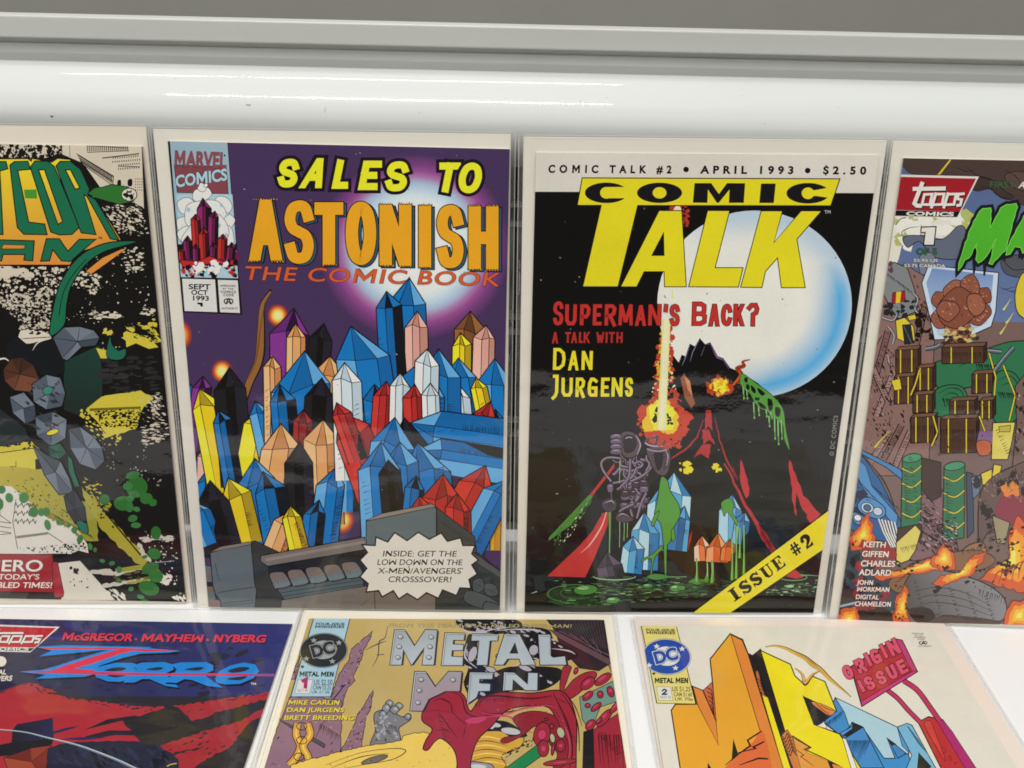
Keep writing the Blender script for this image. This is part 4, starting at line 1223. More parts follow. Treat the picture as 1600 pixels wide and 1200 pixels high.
for q in ('640,145 560,140 520,170 530,220 580,290', '700,290 780,250 830,200 870,120', '590,300 700,270 740,200', '700,130 690,260 640,320', '620,520 640,470 720,430', '800,360 770,420 740,520', '810,110 800,150 820,180 800,220'):
    D.tube(q, 13, '#6d5d74', VH, 3.5)
# ribbed drum, upper left, and the upright nozzle the beam leaves from
D.blob('640,-10 700,-24 752,10 765,70 735,130 670,140 636,90', VG, 7); D.blob('660,10 715,4 738,50 712,100 665,100', '#241d24', 5); D.curve('735,0 762,60 740,125', 10, VH, (.3, 1, .3)); D.curve('668,20 690,12 712,16', 6, VH)
for yy in (-2, 28, 60, 92):
    D.blob([(578, yy), (628, yy - 8), (648, yy + 12), (630, yy + 27), (580, yy + 24)], '#6a5a70', 5); D.curve([(588, yy + 5), (610, yy + 1), (630, yy + 4)], 6, VH, (.3, 1, .3)); D.hatch(590, yy + 20, 630, yy + 20, 6, 6, -9, 3)
D.blob('800,90 850,70 930,70 952,120 945,200 915,252 860,235 820,160', VG, 7); D.blob('850,110 900,100 895,190 870,215', '#241d24', 4)
D.blob('826,-60 850,-78 900,-78 924,-58 934,50 872,66 818,50', '#4a3f4a', 7); D.poly('838,-50 862,-58 856,46 832,40', '#8d8096'); D.poly('896,-54 914,-48 922,40 900,48', '#221b22')
D.ell(874, -66, 34, 12, '#d8cfae', 0, 5); D.ring(870, 42, 84, 36, 66, 20, 0, 360, VG, 40); D.ring(870, 40, 84, 34, 72, 24, 20, 170, VH); D.ring(870, 78, 74, 30, 62, 20, 10, 170, VG); D.ring(870, 74, 74, 28, 66, 22, 20, 160, VH)
D.hatch(905, 110, 905, 210, 10, 36, -6, 5); D.hatch(830, 130, 850, 220, 8, 26, -4, 4); D.curve('915,90 935,130 925,190', 7, VH, (.3, 1, .3))
D.blob('520,420 560,395 610,410 610,460 570,480 530,460', '#453a44', 6); D.hatch(550, 420, 600, 420, 5, 4, 50, 5); D.blob('555,310 590,305 590,350 560,355', '#6d5d74', 5); D.line('580,355 582,400', 8, '#5a4d60'); D.line('565,318 582,315', 5, VH)
D.blob('610,500 640,480 690,500 720,520 700,540 620,540', '#4a3d4a', 6); D.curve('540,425 580,410 600,430', 7, VH, (.3, 1, .3)); D.curve('625,505 650,490 690,505', 6, VH, (.3, 1, .3))
for x, y0, y1 in ((570, 480, 740), (632, 540, 700), (660, 545, 660), (680, 545, 640), (632, 160, 300)):
    D.line([(x, y0), (x + 2, (y0 + y1) / 2), (x - 4, y1)], 7 if x != 570 else 20, '#3f7330', (1, .6, .3)); D.line([(x + 2, y0), (x, y1)], 2, '#a9cfa0')
# blue rock slab running with slime
BL1, BL2, BL3 = '#a7cbdc', '#4f9bc8', '#2a74ac'
D.frame(0, 0, 1)
for i, (x0, y0, x1, y1, w, c) in enumerate(((1050, 840, 1058, 738, 50, [BL3, BL2, BL1]), (1030, 860, 1035, 760, 44, [BL1, BL2, BL3]), (1005, 890, 1010, 800, 44, [BL2, BL1, BL3]), (985, 895, 992, 838, 34, [BL1, BL2, BL3]),
        (1058, 860, 1066, 790, 30, [BL3, '#1f5c90', BL2]), (955, 900, 948, 862, 40, ['#5a4a5c', '#3d333f', '#2a222b']))):
    D.spire(x0, y0, x1, y1, w, c, 1.3, i)
D.frame(*L)
D.blob('890,265 930,280 950,350 1000,430 1010,500 970,580 950,660 930,700 925,880 915,890 905,690 890,560 850,500 870,400', '#4f8f37', 5)
for q in ('880,470 850,500 830,560 845,565 870,510', '890,690 840,740 780,770 770,790 830,770 822,880 832,880 850,770 900,710', '970,580 980,640 960,665 955,600'):
    D.blob(q, '#4f8f37', 4)

# slime pool
D.blob('170,1000 220,960 330,940 480,960 520,1000 460,1040 640,1050 420,1080 250,1060', '#1f3018'); D.splat('170,960 620,930 900,930 1180,940 1180,1030 700,1050 400,1085 190,1040', 110, 34, '#2c4a24', 9, .22)
D.splat('430,880 900,880 1200,880 1190,1000 700,1000 480,990', 90, 38, '#31542a', 10, .18); D.splat('200,900 1180,880 1190,1030 260,1070', 90, 24, '#6f9a62', 11, .14)
for cx, cy, rx, ry in ((420, 965, 75, 32), (985, 955, 42, 22), (590, 1030, 44, 20), (808, 940, 34, 14)):
    D.ell(cx, cy, rx, ry, '#477f33', -4, 4); D.ell(cx - rx * .2, cy - ry * .35, rx * .5, ry * .3, '#8fb883')
D.ring(600, 880, 135, 26, 130, 20, 0, 180, '#9dc091'); D.ring(350, 990, 170, 60, 162, 54, 90, 330, '#466f3a'); D.ring(370, 985, 110, 38, 105, 34, 60, 340, '#466f3a')
for x0, x1, y in ((800, 950, 885), (1060, 1200, 915)):
    D.blob([(x0, y), (x0 + 40, y - 20), (x1 - 40, y - 16), (x1, y), (x1 - 50, y + 14), (x0 + 50, y + 18)], '#477f33', 3)
for x in (1115, 1180, 1215):
    D.line([(x, 790), (x + 2, 860), (x - 6, 910)], 16, '#4f8f37', (.5, .6, 1.8)); D.line([(x, 800), (x, 880)], 3, '#c8d9b8')
D.line('940,885 1050,884', 4, '#7fa172')
D.frame(*M)
D.splat('20,860 400,850 330,960 40,990', 60, 30, '#2c4a24', 12, .2); D.splat('620,930 860,880 1010,900 960,960 700,980', 70, 26, '#4b6a44', 13, .22); D.splat('600,900 1000,860 980,980 650,985', 26, 16, '#a9bda2', 14, .25)
D.ring(830, 840, 100, 26, 94, 20, -60, 180, '#6f9a62'); D.curve('890,830 920,825 1015,830', 10, '#6f9a62', (1, .6, .3)); D.ell(805, 905, 28, 10, '#8fb883'); D.ell(20, 915, 30, 18, '#477f33', 0, 3)
# peach rock and a blue rock above it
D.frame(0, 0, 1)
for i, (x0, y0, x1, y1, w, c) in enumerate(((1140, 860, 1142, 772, 36, ['#9fc6da', '#5f9fcb', '#3b77b4']), (1155, 850, 1162, 800, 24, ['#7fb2d4', '#3b77b4', '#2c5f98']), (1098, 876, 1096, 836, 26, ['#d9b9a4', '#d5713f', '#b85428']),
        (1120, 878, 1122, 832, 34, ['#e0946a', '#c75a2c', '#a84a24']), (1136, 876, 1140, 842, 22, ['#d5713f', '#c75a2c', '#9a4220']))):
    D.spire(x0, y0, x1, y1, w, c, 1.2, i)
D.frame(*M)
D.blob('310,300 370,270 400,320 390,370 430,440 420,470 380,400 350,370 330,400 315,350', '#4f8f37', 4)
for x, y0, y1 in ((415, 470, 850), (385, 560, 860), (470, 460, 830), (440, 480, 700), (130, 700, 870), (240, 715, 880)):
    D.line([(x, y0), (x + 4, (y0 + y1) / 2), (x, y1)], 16, '#4f8f37', (.9, .5, 1.4)); D.line([(x + 2, y0), (x, y1)], 3, '#a9cf90')
D.part('beam_artwork')
D.frame(*I)
D.splat('1020,520 1060,400 1075,270 1150,280 1160,480 1140,560 1200,800 1290,950 1240,1200 1100,1200 900,1100 880,950 1000,820 1030,700', 330, 24, '#b2402a', 3)
D.splat('900,930 1000,860 1160,850 1280,960 1230,1130 960,1080', 130, 40, '#ba3d26', 4)
D.splat('940,1000 1000,880 1120,860 1180,1000 1150,1090 960,1060', 80, 50, '#e0b428', 5); D.splat('990,950 1060,850 1130,900 1140,1030 1010,1050', 50, 46, '#f0d936', 6)
D.splat('1040,520 1080,280 1140,300 1130,560 1160,700 1040,700', 110, 15, '#e0a62c', 7); D.splat('1010,560 1150,480 1180,760 1000,780', 60, 9, '#e9d9b8', 8)
D.splat('1010,930 1040,900 1030,1010', 9, 26, '#16120f', 9); D.splat('1100,930 1130,940 1150,1020 1120,1010', 9, 22, '#16120f', 10)
D.poly('1080,235 1140,235 1120,700 1105,1065 1035,1065 1060,640', '#dccb7a', grad=(1035, 700, 1130, 700, '#e3d694'))
D.poly('1092,235 1130,235 1108,800 1090,1065 1052,1065 1070,700', '#ece5b4')
D.frame(*G); D.splat('1050,520 1080,520 1080,552 1052,552', 8, 16, '#a5352a', 15); D.splat('1130,515 1185,520 1170,690 1148,680', 30, 14, '#a5352a', 16); D.blob('1090,530 1110,515 1130,535 1130,552 1085,552', '#d8d0b8')
D.poly('1070,1085 1080,1085 1078,1145 1066,1140', '#dcd68a'); D.line('1018,1120 1030,1140', 6, '#a04a50')
D.frame(0, 0, 1)
D.wear(('830,927 834,926 839,924', '844,437 846,438', '874,402 876,403', '904,432 906,433', '868,772 872,771', '830,392 831,400', '822,838 821,860', '831,420 830,470'), 6, 90, '836,305 1366,305 1272,950 824,950')
# banner
D.part('corner_banner')
D.frame(*M)
D.poly('80,1112 352,1112 1075,618 1130,320', '#d9cb27', 5, INK)
D.frame(*M)
def slab(ch, x, y, w, h, ang):
    D.frame(1060 + x / 4.617, 720 + y / 4.617, 4.617, ang)
    K = INK; hw = 9
    if ch == 'I':
        D.poly([(0, 0), (w, 0), (w, -hw), (w * .76, -hw), (w * .76, -h + hw), (w, -h + hw), (w, -h), (0, -h), (0, -h + hw), (w * .24, -h + hw), (w * .24, -hw), (0, -hw)], K)
    elif ch == 'S':
        sp = spline([(w * .88, -h * .72), (w * .6, -h * .94), (w * .25, -h * .84), (w * .2, -h * .66), (w * .5, -h * .5), (w * .82, -h * .34), (w * .74, -h * .12), (w * .42, -h * .05), (w * .1, -h * .28)], False, 6)
        D.line(sp, 24, K, (.45, 1.35, .45)); D.poly([(w * .84, -h), (w * .96, -h), (w * .96, -h * .66), (w * .84, -h * .72)], K); D.poly([(w * .02, 0), (w * .12, 0), (w * .12, -h * .3), (w * .02, -h * .34)], K)
    elif ch == 'U':
        D.poly([(0, -h), (w * .55, -h), (w * .55, -h + hw), (w * .43, -h + hw), (w * .43, -h * .22), (w * .5, -h * .1), (w * .66, -h * .1), (w * .76, -h * .24), (w * .76, -h + hw), (w * .64, -h + hw), (w * .64, -h), (w, -h), (w, -h + hw), (w * .88, -h + hw), (w * .88, -h * .22), (w * .72, 0), (w * .34, 0), (w * .12, -h * .2), (w * .12, -h + hw), (0, -h + hw)], K)
    elif ch == 'E':
        D.poly([(0, 0), (w, 0), (w, -h * .34), (w * .8, -h * .12), (w * .44, -h * .1), (w * .44, -h * .46), (w * .62, -h * .48), (w * .66, -h * .3), (w * .74, -h * .3), (w * .74, -h * .74), (w * .66, -h * .74), (w * .62, -h * .56), (w * .44, -h * .55), (w * .44, -h * .91), (w * .76, -h * .89), (w * .92, -h * .68), (w, -h * .68), (w, -h), (0, -h), (0, -h + hw), (w * .12, -h + hw), (w * .12, -hw), (0, -hw)], K)
    elif ch == '#':
        for q in ((.25, 0, .4, -1), (.65, 0, .8, -1)):
            D.line([(w * q[0], h * q[1]), (w * q[2], h * q[3])], 14, K)
        for t in (.33, .66):
            D.line([(0, -h * t), (w * 1.05, -h * t)], 14, K)
    elif ch == '2':
        D.line(spline([(w * .1, -h * .7), (w * .3, -h * .95), (w * .72, -h * .9), (w * .8, -h * .62), (w * .5, -h * .35), (w * .12, -h * .1)], False, 6), 24, K, (.6, 1.5, .3))
        D.poly([(w * .05, 0), (w * .15, -h * .25), (w * .5, -h * .14), (w * .8, -h * .22), (w, -h * .32), (w * .92, 0)], K); D.ell(w * .16, -h * .72, 14, 13, K)
    D.frame(*M)
for ch, x, y, w_, ang in (('I', 405, 1016, 62, -35.5), ('S', 476, 968, 78, -35.5), ('S', 552, 912, 78, -35.5), ('U', 630, 858, 86, -35.5), ('E', 712, 798, 80, -35.5), ('#', 842, 690, 66, -35.5), ('2', 922, 640, 70, -35.5)):
    slab(ch, x, y, w_, 92, ang)
D.part('headline_lettering')
D.frame(*I)
RD, YL = '#b52e2a', '#d8cc2c'
for ch, x0, y0, x1, y1 in (('S', 257, 100, 336, 280), ('U', 348, 122, 435, 280), ('P', 460, 122, 537, 280), ('E', 556, 122, 624, 280), ('R', 645, 122, 732, 282), ('M', 748, 122, 858, 280), ('A', 872, 128, 958, 284), ('N', 972, 122, 1066, 280),
                           ("'", 1088, 122, 1122, 178), ('S', 1132, 122, 1206, 282)):
    D.letter(ch, x0, y0, x1, y1, 27, RD, 0.03, 4, '#1a0d0c')
D.frame(0, 0, 1)
for ch, x0, y0, x1, y1 in (('B', 1081, 472, 1104, 508.5), ('A', 1107, 475.5, 1124, 509.5), ('C', 1126.5, 475.5, 1143, 509), ('K', 1146, 475.5, 1163, 509), ('?', 1167, 474, 1185, 509)):
    D.letter(ch, x0, y0, x1, y1, 5.8, RD, 0.03, 1, '#1a0d0c')
D.frame(*I)
for ch, x0, y0, x1, y1 in (('A', 250, 330, 298, 416), ('T', 348, 330, 392, 412), ('A', 393, 330, 441, 414), ('L', 453, 330, 484, 412), ('K', 488, 330, 537, 413), ('W', 582, 330, 643, 412), ('I', 652, 330, 668, 412), ('T', 676, 330, 722, 412), ('H', 734, 330, 781, 412)):
    D.letter(ch, x0, y0, x1, y1, 15, '#a52d2b', 0.03)
for ch, x0, y0, x1, y1 in (('D', 258, 450, 352, 614), ('A', 370, 472, 452, 618), ('N', 472, 472, 555, 614), ('J', 248, 650, 300, 820), ('U', 320, 672, 405, 815), ('R', 427, 672, 498, 818), ('G', 517, 672, 594, 815), ('E', 617, 672, 682, 815), ('N', 697, 672, 780, 815), ('S', 797, 672, 858, 815)):
    D.letter(ch, x0, y0, x1, y1, 24, YL, 0.03)
D.part('copyright_lettering')
D.frame(*J)
D.text('© DC COMICS', 1166, 980, 1197, 690, 30, '#8d8d88', 0.0, 0, 0.12)
D.part('date_line_lettering')
D.frame(0, 0, 1)
D.text('COMIC TALK #2', 856.5, 269.5, 1049, 270.6, 11.3, INK, 0.045, 0.05, 0.42)
D.ell(1072, 264.8, 4.4, 4.4, INK)
D.text('APRIL 1993', 1095, 270.8, 1240, 271.6, 11.3, INK, 0.045, 0.05, 0.40)
D.ell(1262, 266.5, 4.4, 4.4, INK)
D.text('$2.50', 1286, 271.7, 1353, 272.3, 11.3, INK, 0.045, 0.05, 0.40)
D.text('TM', 1288, 333.6, 1298, 333.8, 5, '#c9c6c0', 0.0)
D.part('title_lettering')
D.frame(*G)
YT = '#d6ca22'
D.poly('470,334 2195.6,340.5 2134,521 842,519 710,1063 473,1063 597,518 437,518', YT, 7)
D.poly('985,553 1137,553 1167,1063 1021,1063 1018,962 885,962 835,1063 727,1063', YT, 6, INK, ['1015,700 1018,853 937,853'])
D.frame(*Hh)
D.poly('24,553 172,553 75,935 262,935 230,1065 -103,1063', YT, 6)
D.poly('383,555 525,555 468,768 650,555 787,555 622,745 678,1069 518,1069 492,870 412,960 387,1068 245,1066', YT, 6)
D.frame(*G)
D.ring(632, 434, 144, 69, 42, 39, 24, 330, INK); D.ring(988, 434, 151, 68, 46, 38, 0, 360, INK, 48)
D.poly('762,395 768,418 640,418 640,395', YT); D.poly('650,452 768,452 764,470 650,470', YT)
D.poly('632,418 768,420 768,452 632,452', YT)
D.poly('1222,369 1334,369 1385,442 1440,369 1561,370 1552,501 1452,501 1456,412 1384,501 1372,501 1312,412 1308,501 1211,500', INK)
D.frame(*Hh)
D.poly('382,372 480,372 467,502 370,502', INK)
D.ring(696, 437, 144, 69, 42, 39, 24, 330, INK); D.poly('696,420 842,424 842,455 696,455', YT)
D.flush()
# ------------------------------------------------------------------ upright, rightmost: green dripping title
root, D = bagged_comic('upright bagged comic with dripping green title letters over a burning ruined city', UP,
                       0.17798, -0.0012, 6.669, -2.696, MAT['board_cream'],
                       ((1411.5, 247), along((1411.5, 247), (1600, 251), 0.1665), along((1309, 969), (1600, 976), 0.1665), (1309, 969)), base='#6f5a55')
N = (1360, 200, 4.2875); O = (1320, 440, 4.2857); Q = (1280, 700, 4)
D.part('cover_artwork')
D.frame(*N)
D.poly('100,150 1700,150 1700,1300 60,1300', '#4d5d82', grad=(700, 250, 700, 1200, '#5d6f96'))
for q, c in (('100,150 1700,150 1700,600 1040,520 980,490 880,470 800,410 700,420 600,330 300,310 220,260', '#463733'), ('700,330 800,340 900,420 960,460 880,470 800,410 690,410', '#3c302c'), ('900,320 1000,290 1100,330 1100,420 960,400', '#53413c')):
    D.blob(q, c, 4)
for q in ('570,260 640,290 700,280', '640,260 740,330 900,360', '900,280 980,330 1010,400', '720,390 800,400 850,450 950,480'):
    D.curve(q, 5, INK, (.3, 1, .3))
D.poly('530,210 545,212 470,310 445,318', '#c9ae3c', 2)
D.blob('150,590 250,560 400,590 600,560 690,600 680,680 560,700 480,740 380,720 240,720 180,900 120,900', '#d2cfc2', 0)
D.splat('150,600 680,570 660,700 300,740 160,860', 26, 60, '#a5ad62', 4, .8); D.splat('160,600 640,590 560,690 200,840', 24, 60, '#d9d7cf', 5, .8)
D.blob('220,730 330,720 480,745 590,655 640,690 640,840 560,880 420,860 330,760 250,800', '#5c6374', 5); D.blob('330,860 420,840 430,940 340,980', '#6d7482', 4)
D.curve('170,650 200,610 240,600', 5, INK); D.curve('230,740 210,700 260,670 330,660', 6, INK, (.3, 1, .3))
D.blob('880,880 1000,850 1100,900 1150,980 1000,1000 900,970', '#4d4f57', 5); D.curve('900,900 960,950 1060,940', 5, INK)
for k in range(7):
    D.curve([(860 + k * 40, 1060 + k * 14), (900 + k * 40, 1080 + k * 14), (980 + k * 30, 1060 + k * 16)], 5, INK, (.2, 1, .2))
# ruined towers
D.frame(*O)
D.poly('260,-10 400,-120 560,-20 600,400 560,1300 0,1300 180,700', '#7f625c', 5)
for i, (x0, y0, x1, y1) in enumerate(((230, 350, 90, 620), (290, 330, 190, 700), (330, 600, 210, 900), (180, 560, 290, 800), (380, 960, 260, 1190), (300, 1000, 180, 1200), (440, 1000, 330, 1250), (540, 150, 480, 420))):
    D.line([(x0, y0), (x1, y1)], 46, INK); D.line([(x0, y0), (x1, y1)], 34, ('#8b6c66', '#6f5550', '#937570')[i % 3])
    D.hatch(x0 - 12, y0 + 20, x1 - 12, y1 - 20, 13, 26, 8, 6, INK, i)
D.splat('150,500 330,380 460,900 300,1250 100,1200', 60, 22, '#241c1b', 6, .4, 60); D.splat('480,200 560,250 600,420 480,400', 14, 34, '#17120f', 7)
# grey machine, upper left
D.poly('230,-80 330,-130 420,-90 470,60 480,200 360,250 300,170 250,60', '#777a7d', 6); D.hatch(280, -60, 440, 60, 14, 20, 40, 5)
D.poly('320,75 400,60 405,130 315,150', '#8d2222', 4); D.poly('345,70 378,65 370,140 340,145', '#d0b22c')
D.splat('250,-100 310,-130 320,-60 260,-50', 22, 16, '#5c3a48', 8); D.splat('240,150 480,120 470,240 300,260', 26, 22, '#222326', 9)
for q in ('460,80 490,120 470,180 490,210', '290,300 330,360 320,420', '250,240 320,260 350,220', '290,500 300,550 330,560'):
    D.tube(q, 12, '#777a7d', '#b7babc', 3)
# pale pane and a billowing reddish smoke cloud
D.frame(*O)
D.poly('515,10 560,-110 1030,-60 1010,200 980,300 800,380 600,390 560,200', '#b9c8d8', 6)
D.poly('545,10 585,-90 995,-45 975,180 950,280 780,355 625,360 590,200', '#6c84b4', 0, grad=(700, -100, 700, 340, '#a3bccf'))
for i, (x, y, r) in enumerate(((650, 250, 70), (900, 210, 80), (760, 310, 90), (640, 120, 60), (930, 90, 56), (730, 60, 70), (840, 30, 70), (760, 180, 130), (880, 150, 70), (690, 190, 70))):
    D.blob([(x + r * (1 + .16 * math.sin(i * 3 + k * 2.1)) * math.cos(k), y + r * (1 + .16 * math.cos(i + k * 2.6)) * math.sin(k)) for k in (0, .8, 1.6, 2.4, 3.2, 4, 4.8, 5.5)], ('#86503f', '#7b4838', '#905844')[i % 3], 5)
    D.splat([(x - r * .7, y - r * .7), (x + r * .7, y - r * .7), (x + r * .7, y + r * .7), (x - r * .7, y + r * .7)], 14, r * .14, '#b58068', i, .5, 40)
    D.splat([(x - r * .7, y - r * .5), (x + r * .7, y - r * .5), (x + r * .7, y + r * .7), (x - r * .7, y + r * .7)], 8, r * .12, '#5f3328', i + 20, .5, -30)
D.splat('640,300 900,300 880,400 660,400', 26, 26, '#b9a86a', 12, .6); D.splat('640,330 900,330 880,420 660,420', 26, 26, '#3e2b22', 13, .6)
# heap of brown crates with yellow bands, green tarpaulins and hoses
GR, GD, BR, YE = '#2e6a48', '#1d4a35', '#4b3428', '#c9b536'
def crate(x, y, w, h, c=BR, band=True, d=26):
    D.poly([(x, y), (x + w, y - 8), (x + w, y + h - 8), (x, y + h)], c, 6)
    D.poly([(x, y), (x + d, y - d), (x + w + d * .8, y - d - 8), (x + w, y - 8)], '#6a4c3a' if c == BR else '#3f8560', 5)
    D.poly([(x + w, y - 8), (x + w + d * .8, y - d - 8), (x + w + d * .8, y + h - d - 8), (x + w, y + h - 8)], '#33231b' if c == BR else GD, 5)
    D.hatch(x + 8, y + h * .3, x + w - 20, y + h * .3, int(w / 14), 10, h * .5, 5)
    if band:
        for t in (.22, .72):
            D.line([(x + w * t, y - 2), (x + w * t, y + h - 4)], 14, INK); D.line([(x + w * t, y - 2), (x + w * t, y + h - 4)], 8, YE)
def tarp(s, sd):
    D.blob(s, GR, 6); p = P(s); cx = sum(q[0] for q in p) / len(p); cy = sum(q[1] for q in p) / len(p)
    D.hatch(cx - 60, cy - 20, cx + 70, cy - 10, 14, 20, 60, 7, INK, sd)
    for f in (.8, .5):
        D.curve([(cx + (q[0] - cx) * f, cy + (q[1] - cy) * f) for q in p[:4]], 6, INK, (.2, 1, .2))
tarp('590,560 700,520 860,500 980,440 1130,400 1250,430 1250,700 1100,720 900,700 640,720', 1)
crate(650, 440, 280, 110); crate(340, 460, 150, 170); crate(480, 580, 110, 150); crate(850, 620, 140, 130)
tarp('600,740 700,690 800,720 830,860 740,900 600,890', 2); tarp('1000,640 1110,600 1180,700 1150,920 1000,930', 3)
crate(330, 640, 130, 180); crate(455, 760, 130, 120); crate(700, 800, 170, 90)
crate(440, 910, 160, 170); crate(640, 920, 240, 230); crate(900, 800, 90, 120)
for q in ('500,590 470,690 440,760', '960,460 1010,640 1000,760', '590,900 620,1010 580,1100', '1060,560 1140,760 1100,930', '900,900 940,1010 900,1130'):
    D.line(q, 15, INK); D.line(q, 9, YE)
D.poly('340,260 400,240 460,300 470,390 430,420 350,380', YE, 5); D.poly('385,290 440,285 460,410 400,420', '#25262b', 4); D.hatch(395, 300, 440, 400, 12, 10, 14, 4, '#70757a')
D.poly('420,230 470,220 480,250 430,260', YE, 4); D.poly('310,660 370,650 380,720 330,730', YE, 4)
for q in ('540,450 600,440 640,420', '960,460 1050,470', '1130,440 1060,520 1000,600'):
    D.tube(q, 22, '#555b66', '#9aa1ab', 4)
D.poly('990,945 1140,940 1120,1060 1090,1190 980,1190', '#c9bc5c', 6); D.hatch(1010, 1000, 1080, 1150, 10, 40, -20, 5); D.poly('1030,970 1110,960 1105,1005 1035,1005', '#b1a44a', 4)
D.poly('900,1000 990,1000 985,1090 880,1080', '#7a5a80'); D.blob('880,1080 930,1060 975,1080 970,1150 900,1160', '#b05f3e', 4)
D.poly('1140,700 1300,500 1300,1200 1120,1250 1150,950', '#6b5650', 5); D.splat('1150,700 1290,560 1290,1180 1130,1200', 60, 24, '#2a211f', 13, .5, 70); D.splat('1150,760 1290,660 1280,1150 1140,1150', 26, 18, '#a58a84', 14, .5, 70)
for x, y, a in ((1060, 160, 60), (1040, 320, 62), (1080, 250, 62)):
    D.curve([(x, y + 30), (x + 22, y), (x + 50, y - 45)], 16, '#c9bf68', (1, .5, .1))
D.blob('1150,190 1140,90 1160,0 1200,-60 1260,0 1260,260 1190,240', '#c9b536', 6)
D.curve('200,1110 250,1050 310,990', 20, INK, (1, .6, .1)); D.curve('200,1110 250,1050 305,995', 14, YE, (1, .6, .1))
D.splat('160,560 330,420 330,1180 100,1190', 130, 13, '#1d1615', 77, .35, 65); D.splat('160,560 330,420 330,1180 100,1190', 80, 10, '#b0938c', 78, .3, 65)
D.splat('460,-60 600,300 560,420 470,300', 60, 14, '#2a1f1d', 79, .4, 60); D.splat('560,900 700,760 1000,760 960,1100 600,1180', 60, 12, INK, 80, .3, 70)
# blue car body and white grille at the lower left
D.frame(*Q)
D.poly('120,-60 280,60 380,200 520,480 480,600 300,560 100,460', '#27588c', 6); D.poly('230,60 290,110 330,240 490,420 480,500 400,400 300,300 240,180', '#4a83b8', 4); D.poly('260,10 500,130 545,180 520,200 420,120 270,40', '#3d78ae', 5)
D.curve('250,20 400,200 470,360', 8, INK, (.4, 1, .4)); D.splat('200,200 300,330 250,480 180,420', 20, 34, '#1f2440', 15)
for q in ('240,350 300,305 400,360 410,420 350,440 260,400', '215,400 280,430 250,480 210,450'):
    D.blob(q, '#4a83b8', 6); 
D.ell(300, 372, 40, 32, '#aebfcc', 20, 5); D.ell(300, 372, 24, 20, '#3c5a78', 20, 4); D.ell(365, 395, 30, 26, '#aebfcc', 20, 5); D.ell(240, 435, 24, 20, '#d0d3d4', 20, 5)
for k in range(6):
    D.line([(370 + k * 20, 440 + k * 4), (400 + k * 18, 520 + k * 6), (450 + k * 14, 620)], 15, INK); D.line([(370 + k * 20, 440 + k * 4), (400 + k * 18, 520 + k * 6), (450 + k * 14, 620)], 9, '#cfd0ce')
# rubble, green columns, flames, tyre
D.poly('560,600 640,300 720,180 800,320 870,640 900,700 700,720 560,700', '#77585c', 5); D.splat('600,600 700,240 860,640 800,700', 60, 26, '#241b1d', 16, .4, 40); D.splat('600,620 700,260 860,660', 26, 20, '#a3868a', 17, .4, 40)
for x0, x1, y0, y1 in ((520, 640, 70, 480), (780, 910, 120, 560)):
    D.poly([(x0, y0), (x1, y0 - 20), (x1 - 6, y1), (x0 - 10, y1 + 20)], GR, 6); D.ell((x0 + x1) / 2, y0 - 8, (x1 - x0) / 2, 26, '#3f8560', -9, 5)
    for k in range(4):
        yy = y0 + (y1 - y0) * (k + .6) / 4.4
        D.curve([(x0 - 4, yy), ((x0 + x1) / 2, yy + 26), (x1 - 3, yy - 16)], 12, INK); D.curve([(x0 - 4, yy), ((x0 + x1) / 2, yy + 26), (x1 - 3, yy - 16)], 7, YE)
    D.hatch(x0 + 10, y0 + 60, x0 + 16, y1 - 40, 20, 46, 6, 5)
D.poly('640,60 760,90 760,300 700,330 640,260', '#3e2b22', 6); D.poly('920,150 960,160 965,520 925,560', '#39445a', 5)
D.poly('490,500 640,470 640,560 520,640 480,600', '#3e2b22', 6); D.poly('480,590 600,480 635,520 600,640 560,700 480,730', '#c9bc5c', 6); D.hatch(510, 620, 600, 600, 9, 20, 40, 5)
D.poly('950,180 1010,170 1000,280 960,320', '#5a6f86', 5); D.ell(982, 215, 22, 36, '#24262c', 0, 4); D.poly('1010,160 1080,130 1075,220 1020,230', YE, 5); D.poly('1090,100 1140,110 1120,190 1080,180', YE, 5)
D.blob('1000,320 1060,200 1200,120 1330,100 1330,420 1180,480 1060,520 1000,600', '#5f4a46', 6); D.splat('1010,330 1180,160 1320,140 1300,440 1060,520', 50, 30, '#231b1a', 18)
D.blob('1100,420 1130,300 1200,240 1270,300 1280,470 1180,470', '#7c3440', 0); D.splat('1150,230 1230,220 1240,290 1170,290', 20, 26, '#cf7a2a', 19)
D.poly('1080,420 1190,465 1160,600 1110,590', '#8f8266', 5)
D.blob('870,680 930,610 1020,590 1040,660 960,720 880,740', '#8f6648', 5); D.hatch(890, 680, 1000, 630, 8, 20, 30, 5)
D.blob('100,640 240,640 300,720 460,820 480,1000 100,1020', '#31404e', 4); D.splat('130,680 280,680 420,960 120,980', 40, 30, '#1a2026', 20)
D.blob('100,900 200,880 260,960 100,1010', '#3a2c2a', 3); D.poly('110,985 230,955 225,975 110,1000', '#8aa0b0', 3)
D.blob('440,830 500,780 640,700 840,650 1000,640 1100,700 1000,760 700,780 520,900 440,870', '#7b5a40', 4); D.hatch(480, 830, 640, 720, 12, 40, 0, 5)
D.blob('520,900 560,800 640,750 760,760 1000,830 1140,920 1170,1010 1130,1080 980,1070 700,1060 560,1010', '#4c4848', 6, grad=(560, 1000, 1000, 840, '#7d7a7c'))
for k in range(3):
    D.curve([(590 + k * 8, 900 + k * 44), (720, 870 + k * 46), (900, 900 + k * 44), (1080, 990 + k * 30)], 5, '#232124', (.4, 1, .4))
for k in range(5):
    D.hatch(590 + k * 110, 830 + k * 24, 640 + k * 110, 1010 + k * 14, 10, 26, -6, 6, '#1d1b1d', 30 + k)
